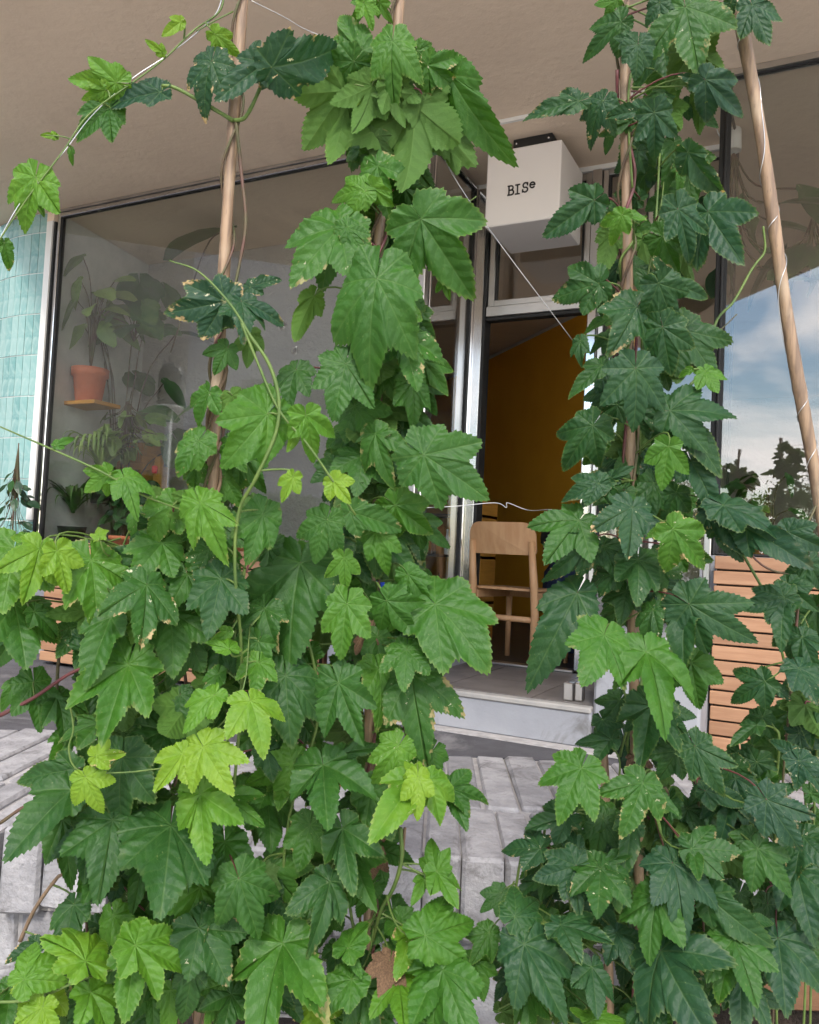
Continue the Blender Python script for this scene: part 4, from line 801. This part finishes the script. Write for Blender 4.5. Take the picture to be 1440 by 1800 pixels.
  (1022, 1350, 118, 110, 'F', .46, -.13), (1130, 1376, 98, 112, 'D', .42, -.14), (1125, 1375, 30, 95, 'H', .36, -.12), (1222, 1312, 55, 115, 'F', .15, -.11), (1190, 1320, 110, 80, 'T', .2, -.07), (1330, 1275, 150, 65, 'H', .22, -.05), (1405, 1338, 40, 80, 'T', .05, -.11), (1400, 1330, -140, 60, 'H', .05, -.10), (1348, 1406, 60, 120, 'F', .08, -.13), (1350, 1400, -25, 70, 'H', .08, -.12), (1285, 1350, 80, 100, 'T', .18, -.02), (1330, 1340, 110, 90, 'T', .16, -.01), (1240, 1390, 20, 90, 'H', .15, -.05), (950, 1492, 182, 92, 'D', .16, -.07, .8), (1000, 1435, 168, 102, 'D', .18, -.06), (940, 1550, 150, 60, 'H', .15, -.03), (1012, 1522, 160, 92, 'T', .1, -.10), (1012, 1522, 90, 80, 'D', .1, -.09), (1015, 1500, -110, 60, 'T', .12, -.08), (1056, 1526, 92, 92, 'F', .26, -.11), (1060, 1515, -20, 70, 'H', .3, -.10), (1183, 1518, 72, 108, 'T', .07, -.13), (1180, 1515, 180, 58, 'H', .1, -.12), (1216, 1492, 8, 108, 'D', .32, -.13), (1216, 1490, 75, 60, 'H', .32, -.12), (1332, 1492, 50, 104, 'D', .28, -.12), (1320, 1470, 130, 60, 'T', .25, -.09), (1400, 1530, 70, 100, 'T', .14, -.08), (1410, 1470, 100, 90, 'T', .1, -.05), (1110, 1440, 100, 90, 'H', .2, -.06, .3), (1060, 1440, 100, 80, 'T', .2, -.04), (1250, 1560, 70, 80, 'T', .2, -.03), (1300, 1570, 110, 80, 'T', .2, -.02),
  (1155, 1578, 106, 120, 'T', .45, -.14), (1150, 1590, 170, 50, 'H', .42, -.13), (1242, 1572, 45, 130, 'H', .14, -.13), (1290, 1650, 62, 122, 'D', .42, -.15), (1285, 1655, 95, 100, 'H', .42, -.14), (1310, 1620, -10, 60, 'H', .2, -.12), (1368, 1650, 80, 112, 'T', .08, -.11), (1302, 1712, 86, 112, 'F', .12, -.12), (1162, 1672, 62, 142, 'D', .08, -.15), (1165, 1668, 40, 90, 'H', .1, -.14), (1140, 1762, 92, 72, 'T', .1, -.15), (1040, 1700, 82, 92, 'D', .12, -.14), (1040, 1698, 150, 55, 'H', .12, -.13), (922, 1660, 66, 142, 'T', .14, -.15), (915, 1665, 110, 70, 'H', .14, -.14), (986, 1626, 15, 108, 'D', .16, -.14), (985, 1626, 70, 60, 'H', .16, -.13), (906, 1612, -35, 98, 'T', .2, -.13), (1040, 1795, -22, 70, 'T', .68, -.14), (1035, 1790, 200, 45, 'H', .66, -.13), (930, 1745, 90, 80, 'T', .4, -.08), (1085, 1640, 60, 70, 'D', .12, -.09), (880, 1570, 140, 60, 'T', .3, -.06), (860, 1640, 120, 70, 'T', .35, -.07), (1240, 1740, 100, 70, 'T', .3, -.05), (1400, 1620, 90, 80, 'T', .16, -.05), (1350, 1590, 80, 80, 'T', .2, -.03), (1420, 1560, 60, 70, 'T', .1, -.07)]),
}
WIDE = {(663, 490), (300, 1452), (462, 905), (655, 330), (612, 1666), (618, 1722), (765, 1062), (1122, 985), (502, 1188), (652, 1392), (1122, 78), (632, 92), (350, 775), (470, 728)}
for key, (d0, lst) in HERO.items():
    for h in lst:
        jx, jy, ang, ln, typ, age, off = h[:7]
        if typ == 'H' and (jx, jy) not in WIDE: typ = 'N'
        dmg = h[7] if len(h) > 7 else max(0, rl.gauss(.14, .2)); bk = bool(h[8]) if len(h) > 8 else False
        hop(key, jx, jy, ang+rl.uniform(-4, 4), ln, typ, age+rl.uniform(-.05, .07)+(.07 if key in 'LB' and age < .6 else 0), d0+off, dmg, bk, tau=(rl.uniform(-15, 20) if bk else None))
# foliage behind the front leaves
FILL = {
'L': (DL, 165, [(880, 320, 500), (960, 200, 480), (1060, 150, 500), (1180, 150, 520), (1300, 130, 520), (1420, 130, 500), (1540, 150, 480), (1660, 100, 480), (1790, 20, 480)]),
'B': (DB, 140, [(120, 620, 720), (200, 620, 700), (440, 610, 720), (560, 620, 730), (640, 590, 740), (720, 620, 750), (860, 590, 730), (960, 540, 740), (1060, 520, 730), (1180, 520, 725), (1300, 520, 690), (1420, 530, 680), (1540, 520, 660), (1660, 520, 700), (1790, 510, 820)]),
'C': (DC, 62, [(30, 1100, 1230), (200, 1110, 1215), (360, 1090, 1220), (460, 1090, 1200), (620, 1070, 1210), (780, 1060, 1210), (940, 1060, 1210), (1100, 1070, 1200), (1220, 1080, 1180), (1330, 1060, 1200)]),
'E': (DE, 135, [(1000, 1410, 1440), (1100, 1405, 1440), (1200, 1405, 1440), (1300, 1360, 1440), (1360, 1200, 1440), (1420, 1060, 1440), (1500, 960, 1440), (1600, 890, 1430), (1700, 890, 1330), (1790, 880, 1240)]),
}
for key, (d0, n, rows) in FILL.items():
    ys_ = [r_[0] for r_ in rows]
    wts = [r_[2]-r_[1] for r_ in rows]
    for i in range(n):
        for _ in range(50):
            y = rl.uniform(ys_[0], ys_[-1]); a0 = np.interp(y, ys_, [r_[1] for r_ in rows]); a1 = np.interp(y, ys_, [r_[2] for r_ in rows])
            if rl.random() < (a1-a0)/max(wts): break
        x = rl.uniform(a0, a1)
        hop(key, x, y, rl.gauss(95, 45), rl.uniform(58, 98), rl.choice('TTTDDFFN'), rl.choice([.08, .15, .22, .3, .36, .42]) if key in 'CE' else rl.choice([.2, .28, .35, .42, .5]), d0+rl.uniform(-.035, .13), max(0, rl.gauss(.08, .2)), rl.random() < .2)
# withered leaves at the foot of the middle vine
for (x, y, l, d) in ((668, 1440, 55, DB-.02), (660, 1500, 50, DB-.01), (640, 1120, 40, DB-.03), (685, 1690, 62, DB-.10), (1120, 1330, 40, DC-.01), (1250, 1740, 60, DE+.1)):
    me = LEAF['T'][0].copy(); me.materials.clear(); me.materials.append(MAT['dead_leaf'])
    o = hop('B' if x < 900 else 'E', x, y, rl.uniform(60, 120), l, 'T', .5, d, 1.0); o.data = me; o.name = 'withered_leaf'

# ------------------------------------------------------------------ planter trough and small plant bottom right
tr0 = at(1300, 1680, 1.72)
tro = thing('planter_trough', (tr0[0], tr0[1], GZ+.05), 'brown wooden trough behind the vines in the lower right corner', 'planter')
Mt = np.array([[r0[0], fh[0], 0], [r0[1], fh[1], 0], [0, 0, 1]]); og = (tr0[0], tr0[1], 0)
for lo, hi in (((-.22, -.02, -.10), (.5, .0, -.005)), ((-.22, .22, -.10), (.5, .24, -.005)), ((-.22, .001, -.10), (-.2, .219, -.005)), ((.48, .001, -.10), (.5, .219, -.005))):
    MB().box(lo, hi, Mt, og, bev=.003).obj('board', 'trough_wood', tro)
MB().box((-.19, .005, GZ+.05), (.47, .21, -.04), Mt, og).obj('soil_fill', 'soil', tro)

# ------------------------------------------------------------------ house plants behind the glass and by the tiled wall
OV = [make_leaf('ovate_leaf', [(0, 1, w, .75), (150, .16, .12, .7), (-150, .16, .12, .7)], .08, 200+i, 'house_leaf', teeth=.16, tooth_h=0, fold=.15, droop=.35, wav=.02, rings=(.4, .8, 1.0)) for i, w in enumerate((.24, .30, .36))]
OVR = [make_leaf('round_leaf', [(0, 1, .42, .7), (60, .6, .35, .7), (-60, .6, .35, .7), (140, .4, .25, .7), (-140, .4, .25, .7)], .3, 220+i, 'house_leaf', teeth=.16, tooth_h=0, fold=.1, droop=.25, wav=.02, rings=(.4, .8, 1.0)) for i in range(2)]
def strap_leaf(i):
    m = MB(); vs = []; n = 9
    for k in range(n+1):
        t = k/n; w = .035*(1-t**2.2)+.002; x = t*math.cos(.9*t)*(0.8); z = math.sin(1.5*t+.4)*.8-.35*t*t
        vs += [(x, -w, z), (x, 0, z-.01), (x, w, z)]
    fs = [(3*k+a_, 3*k+a_+1, 3*k+a_+4, 3*k+a_+3) for k in range(n) for a_ in (0, 1)]
    me = bpy.data.meshes.new('strap_leaf'); me.from_pydata(vs, [], fs); me.update(); me.polygons.foreach_set('use_smooth', [True]*len(fs)); me.materials.append(MAT['house_leaf']); return me
ST_ = [strap_leaf(0)]
rp = random.Random(31)
def place_leaf(parent, me, J, axis, up, S, age, name='leaf'):
    ax = np.array(axis, float); ax /= np.linalg.norm(ax); up = np.array(up, float); nn = up-ax*(up@ax); nn /= np.linalg.norm(nn); lat = np.cross(nn, ax)
    b = origin_of(parent); Mx = Matrix.Identity(4)
    for i in range(3): Mx[i][0], Mx[i][1], Mx[i][2], Mx[i][3] = ax[i]*S, lat[i]*S, nn[i]*S, J[i]-b[i]
    o = bpy.data.objects.new(name, me); link(o, parent); o.matrix_basis = Mx; o.color = (age, .1*rp.random(), rp.random(), 1); return o
def house_plant(label, base, leaves, meshes, size, age, pot=None, spread=.3, height=.5, hang=False, stemr=.004, up=(0, -.6, .8)):
    t = thing('potted_plant' if pot else 'climbing_plant', base, label, 'plant'); base = np.array(base)
    top = base.copy()
    if pot:
        pr_, phh = pot
        MB().lathe([(pr_*.68, 0), (pr_*.72, phh*.02), (pr_*.92, phh*.76), (pr_*1.04, phh*.78), (pr_*1.06, phh), (pr_*.95, phh), (pr_*.93, phh*.9), (0.001, phh*.9)], base).obj('pot', 'terracotta', t); top = base+np.array([0, 0, phh*.88])
    for i in range(leaves):
        an = rp.uniform(0, 2*math.pi); rr = spread*rp.uniform(.3, 1); hh = height*rp.uniform(.25, 1)*(-1 if hang else 1)
        J = top+np.array([math.cos(an)*rr, math.sin(an)*rr*.6, hh]); mid = top+np.array([math.cos(an)*rr*.35, math.sin(an)*rr*.2, hh*.75])
        MB().tube(spline([top, mid, J], 4), stemr*rp.uniform(.7, 1), 5).obj('stalk', 'stem_dark', t)
        place_leaf(t, rp.choice(meshes), J, (math.cos(an), math.sin(an)*.6, rp.uniform(-1.3, .2)), np.array(up)+np.array([rp.uniform(-.4, .4), rp.uniform(-.2, .2), 0]), size*rp.uniform(.7, 1.15), min(1, max(0, age+rp.uniform(-.2, .2))))
    return t
def strap_plant(label, base, n, S, age, pot=None):
    t = thing('potted_plant', base, label, 'plant'); top = np.array(base, float)
    if pot: MB().lathe([(pot*.7, 0), (pot, pot*1.5), (pot*1.05, pot*1.5), (pot*.9, pot*1.4), (.001, pot*1.35)], base).obj('pot', 'dark_plastic', t); top = top+np.array([0, 0, pot*1.35])
    for i in range(n):
        an = rp.uniform(0, 6.28); place_leaf(t, ST_[0], top, (math.cos(an), math.sin(an), 0), (0, 0, 1), S*rp.uniform(.6, 1.1), min(1, max(0, age+rp.uniform(-.2, .2)))).rotation_euler
    return t
yI = WY+.30
pp = ony(155, 708, yI)
shelf = thing('wall_shelf', (pp[0], yI, pp[2]-.03), 'small yellow wooden shelf carrying the terracotta pot', 'shelf')
MB().box((pp[0]-.22, yI-.12, pp[2]-.032), (pp[0]+.20, yI+.12, pp[2]-.004), bev=.003).obj('board', 'ochre_wood', shelf)
MB().box((pp[0]-.20, yI-.1, .18), (pp[0]-.16, yI+.1, pp[2]-.033), bev=.003).obj('leg', 'ochre_wood', shelf)
house_plant('leafy plant in a terracotta pot on the small shelf in the left window', (pp[0], yI, pp[2]-.003), 15, OV, .27, .85, (.125, .25), .24, .85)
fl = ony(215, 560, WY+.55)
bigp = house_plant('tall plant with big dark long stalked leaves behind the left window', (fl[0], WY+.62, .178), 20, OV+OVR, .30, .3, (.16, .3), .6, 2.45, stemr=.006)
ll = ony(395, 395, WY+.45)
bl = thing('hanging_leaf_plant', (ll[0]+.25, WY+.5, ZS-.35), 'large single leaf hanging below the ceiling at the top of the left window', 'plant')
place_leaf(bl, OV[1], ony(398, 402, WY+.45), ony(300, 415, WY+.45)-ony(398, 402, WY+.45), (.1, -.35, .93), .62, .15)
MB().tube(spline([ony(398, 402, WY+.45), ony(360, 440, WY+.5), ony(300, 620, WY+.55)], 5), .006, 6).obj('stalk', 'stem_dark', bl)
h1 = ony(225, 705, WY+.4); house_plant('trailing plant with pale variegated leaves beside the terracotta pot', h1, 30, OVR, .12, .85, None, .28, .36, True)
h1 = ony(235, 600, WY+.45); house_plant('round leaved plant above the trailing pale one in the left window', h1, 12, OVR, .17, .4, None, .25, .25)
h1 = ony(170, 880, WY+.30); strap_plant('spider plant with pale arching strap leaves at the lower left of the window', (h1[0], WY+.33, h1[2]-.02), 44, .62, .9, .09)
h1 = ony(110, 940, WY+.25); strap_plant('dark green strap leaved plant at the bottom left of the window', (h1[0]+.08, WY+.26, .72), 40, .60, .4, .10)
h1 = ony(215, 900, WY+.22); house_plant('small dark bushy plant with blue green leaves low in the left window', (h1[0], WY+.24, .70), 60, OVR, .11, .2, (.09, .12), .19, .42)
h1 = ony(430, 700, WY+.5); house_plant('grey green broad leaved plant right of the dark post box reflection', (h1[0], WY+.5, .72), 18, OV, .28, .6, (.14, .2), .34, .95)
h1 = ony(40, 780, WY-.25); dk = house_plant('dark trailing creeper in front of the teal tiled wall', (h1[0], WY-.28, h1[2]), 40, OV, .085, .06, None, .12, .78, True, .002)
MB().tube([(h1[0], WY-.28, h1[2]), (h1[0], WY-.285, 0.0)], .004, 6).obj('stem', 'stem_dark', dk)
h1 = ony(1290, 270, WY+.35); house_plant('philodendron with large dark leaves hanging at the top of the right window', h1, 12, OV+OVR, .24, .1, None, .32, .62, True, .006)
h1 = ony(1430, 380, WY+.4); house_plant('broad leaved plant at the right edge of the right window', h1, 8, OV, .30, .12, None, .25, .35, True, .006)
h1 = ony(1215, 1010, WY+.35); house_plant('low plant with reddish stalks behind the glass right of the door', (h1[0]+.35, WY+.4, .87), 14, OV, .14, .3, (.1, .14), .2, .3)
# ochre furniture and wall-mounted red light in the left window
tb = thing('ochre_cabinet', (*ony(235, 900, .05)[:2], .178), 'ochre wooden cabinet with open frame front inside the left window', 'cabinet')
cA, cB = ony(168, 815, .05), ony(255, 815, .05); zA = cA[2]
MB().box((cA[0], .03, zA-.05), (cB[0], .30, zA), bev=.003).obj('top_board', 'ochre_wood', tb)
MB().box((cB[0]-.05, .03, .18), (cB[0], .30, zA-.051), bev=.003).obj('post', 'ochre_wood', tb); MB().box((cA[0], .03, .18), (cA[0]+.05, .30, zA-.051), bev=.003).obj('post', 'ochre_wood', tb)
MB().box((cA[0]+.06, .04, zA+.001), (cA[0]+.5, .28, zA+.16), bev=.003).obj('drawer_box', 'ochre_wood', tb)
MB().box((cA[0]+.051, .28, .19), (cB[0]-.051, .29, zA-.06)).obj('back_panel', 'dark_gap', tb)
tb2 = thing('ochre_post_unit', (*ony(340, 930, -.1)[:2], .178), 'ochre wooden upright behind the bright hop leaf in the left window', 'cabinet')
q = ony(345, 930, -.1); MB().box((q[0]-.05, -.1, .178), (q[0]+.02, .0, 1.0), bev=.003).obj('post', 'ochre_wood', tb2); MB().box((q[0]-.4, -.095, .178), (q[0]-.051, .0, .70)).obj('panel', 'ochre_wood', tb2)
q = ony(272, 825, .02); rlamp = thing('red_tag', q, 'small red tag beside the ochre cabinet in the left window', 'tag')
MB().lathe([(.018, 0), (.022, .01), (.022, .05), (.014, .058)], (q[0], q[1]-.0, q[2]-.03), 10).obj('tag_body', 'red_enamel', rlamp); MB().box((q[0]-.03, q[1]+.022, .18), (q[0]+.03, q[1]+.05, q[2]+.1)).obj('holder_post', 'ochre_wood', rlamp)
# shelf of bottles left of the door
q = ony(775, 950, .9); sh = thing('bottle_rack', (q[0], 1.0, .178), 'dark rack of bottles and jars left of the door', 'rack')
for zz in (.45, .78, 1.08): MB().box((q[0]-.55, .9, zz), (q[0]+.32, 1.2, zz+.02)).obj('shelf_board', 'dark_gap', sh)
for xx in (q[0]-.55, q[0]+.30): MB().box((xx, .9, .18), (xx+.02, 1.2, 1.2)).obj('upright', 'ochre_wood', sh)
for i in range(15):
    xx = q[0]-.48+i*.054; zz = (.47, .80)[i % 2]
    bo = thing('bottle', (xx, 1.0, zz+.0005), ('small white' if i % 3 == 0 else 'dark')+' bottle on the '+('lower' if i % 2 == 0 else 'upper')+' shelf of the rack, '+('first','second','third','fourth','fifth','sixth','seventh','eighth')[i//2]+' from its left end', 'bottle', 'bottles on the rack')
    MB().lathe([(.018, 0), (.02, .01), (.02, .12), (.008, .15), (.008, .19)], (xx, 1.0, zz+.0005), 10).obj('body', 'white_plastic' if i % 3 == 0 else 'dark_plastic', bo)
# ceiling spot lamps (unlit)
for (x, y, yy, lb) in ((708, 335, WY+.45, 'white spot lamp on the ceiling behind the left window'), (1290, 245, WY+.5, 'white spot lamp on the ceiling behind the right window')):
    q = ony(x, y, yy); sp_ = thing('spot_lamp', (q[0], q[1], ZS-.002), lb, 'lamp', 'ceiling spot lamps')
    MB().tube([(q[0], q[1], ZS-.003), (q[0], q[1], q[2]+.05)], .008, 8).obj('rod', 'white_plastic', sp_)
    MB().lathe([(.028, .06), (.036, .05), (.04, -.06), (.034, -.06), (.03, -.04), (.001, -.035)], q, 16).obj('shade', 'white_plastic', sp_)
    MB().tube(spline([q+np.array([0, 0, .04]), q+np.array([-.06, 0, .02]), q+np.array([-.09, 0, .1]), (q[0]-.06, q[1], ZS-.003)], 5), .004, 6).obj('cable', 'white_plastic', sp_)
# lettering on the glass (only what can be read)
pane = [o for o in shop.children if o.name.startswith('window_pane')][0]
def write(txt, px, py, s, mat):
    q = ony(px, py, WY-.0055)
    for k, c in enumerate(txt): strokes('letter', GL[c], q[0]+k*s*.62, q[2], s, WY-.0055, s*.12, mat, pane, .0015)
write('pisning', 405, 700, .065, 'ink'); write('e', 490, 578, .075, 'white_plastic'); write('a', 512, 622, .07, 'white_plastic')
q = ony(672, 1035, -1.15); bt = thing('blue_clip', q, 'small bright blue plastic clip showing between leaves on the middle vine', 'clip')
q = at(668, 1035, DB+.02); bt.location = q; MB().box(tuple(q-np.array([.007, .004, .014])), tuple(q+np.array([.007, .004, .014])), bev=.003).obj('jaw', 'blue_plastic', bt); MB().box(tuple(q-np.array([.005, .006, .026])), tuple(q+np.array([.009, .002, -.016])), bev=.002).obj('grip', 'blue_plastic', bt)

# ------------------------------------------------------------------ across the street (seen mirrored in the windows)
def house(name, lo, hi, mat, label, wins):
    t = thing(name, ((lo[0]+hi[0])/2, (lo[1]+hi[1])/2, GZ), label, 'building')
    MB().box(lo, hi).obj('walls', mat, t); MB().box((lo[0]-.2, lo[1]-.2, hi[2]), (hi[0]+.2, hi[1]+.2, hi[2]+.3)).obj('roof', 'far_render', t)
    for (a_, b_) in wins:
        w = MB().box(a_, b_).obj('window', 'dark_plastic', t)
    return t
house('stucco_house', (-20, -8.7, GZ), (-11, 3.2, 9), 'stucco', 'grey stucco house mirrored in the left shop window', [((-11.0, -1.5, 4.2), (-10.96, -.3, 5.8))])
house('apartment_block', (-26, -31, GZ), (-11.6, -19, 15), 'far_render', 'pale smooth building mirrored beside the stucco house in the left window', [((-18, -19, 5), (-17, -18.96, 6.4)), ((-15.5, -19, 5), (-14.5, -18.96, 6.4))])
pm = thing('street_box_on_post', (-6.12, -3.2, GZ), 'dark rounded box on a pale post mirrored in the left shop window', 'post')
MB().tube([(-6.12, -3.2, GZ), (-6.12, -3.2, 2.2)], .035, 12).obj('post', 'white_plastic', pm)
MB().lathe([(.10, 0), (.135, .02), (.135, .30), (.12, .38), (.07, .44), (.001, .46)], (-6.12, -3.2, 2.2), 20).obj('box', 'dark_plastic', pm)
MB().lathe([(.08, 0), (.14, .012), (.14, .03)], (-6.12, -3.2, 2.165), 20).obj('flange', 'white_plastic', pm)
def shrub(label, c, h, w, n, seed, age):
    rs_ = random.Random(seed); t = thing('street_tree', c, label, 'tree', 'trees across the street')
    MB().tube(spline([c, (c[0]+.1, c[1], c[2]+h*.4), (c[0]-.05, c[1]+.1, c[2]+h*.8)], 5), [.09*(1-.05*i) for i in range(11)], 8).obj('trunk', 'bark', t)
    for k in range(6):
        an = rs_.uniform(0, 6.28); MB().tube([(c[0], c[1], c[2]+h*(.25+.08*k)), (c[0]+w*.7*math.cos(an), c[1]+w*.7*math.sin(an), c[2]+h*(.5+.08*k))], [.035, .01], 6).obj('limb', 'bark', t)
    m = MB()
    cl = [(rs_.gauss(0, w*.45), rs_.gauss(0, w*.45), h*rs_.uniform(.3, .95)) for _ in range(26)]
    for i in range(n):
        q = cl[rs_.randrange(26)]; p = np.array(c)+np.array([q[0]+rs_.gauss(0, w*.16), q[1]+rs_.gauss(0, w*.16), q[2]+rs_.gauss(0, h*.06)])
        a_ = np.array([rs_.gauss(0, 1) for _ in range(3)]); a_ /= np.linalg.norm(a_); b2 = np.cross(a_, [rs_.gauss(0, 1) for _ in range(3)]); b2 /= np.linalg.norm(b2); s = .055*rs_.uniform(.7, 1.4)
        m.add([p-a_*s, p+b2*s*.4, p+a_*s, p-b2*s*.4], [(0, 1, 2, 3)])
    o = m.obj('crown', 'tree_leaf', t); o.color = (age, 0, .5, 1)
shrub('low golden green bushy tree mirrored left in the right window', (-1.9, -17.5, GZ), 2.9, 1.5, 9000, 1, .35)
shrub('olive bushy tree mirrored right in the right window', (0.9, -18.5, GZ), 3.2, 1.8, 9000, 2, .15)
shrub('dark bushy tree mirrored behind the vine beside the right door post', (-5.2, -20, GZ), 4.0, 2.0, 9000, 3, .25)

# hedge added opposite so the left window mirrors something dark low down
hd = thing('added_hedge', (-10.2, -6.0, GZ), 'added dark hedge before the stucco house that darkens the low reflection in the left window', 'hedge')
MB().box((-10.55, -15.0, GZ), (-9.85, 3.0, 1.75)).obj('branch_core', 'bark', hd)
rh = random.Random(8); m = MB()
for i in range(14000):
    k = rh.random()
    if k < .7: p = np.array([-9.84+rh.uniform(-.03, .08), rh.uniform(-15, 3), rh.uniform(GZ, 1.8)])
    elif k < .92: p = np.array([rh.uniform(-10.6, -9.8), rh.uniform(-15, 3), 1.75+rh.uniform(-.03, .12)])
    else: p = np.array([rh.uniform(-10.6, -9.8), -15.0-rh.uniform(-.03, .08), rh.uniform(GZ, 1.8)])
    a_ = np.array([rh.gauss(0, 1) for _ in range(3)]); a_ /= np.linalg.norm(a_); b2 = np.cross(a_, [rh.gauss(0, 1) for _ in range(3)]); b2 /= np.linalg.norm(b2); sz = rh.uniform(.05, .10)
    m.add([p-a_*sz, p+b2*sz*.5, p+a_*sz, p-b2*sz*.5], [(0, 1, 2, 3)])
o = m.obj('foliage', 'house_leaf', hd); o.color = (.15, 0, .4, 1)
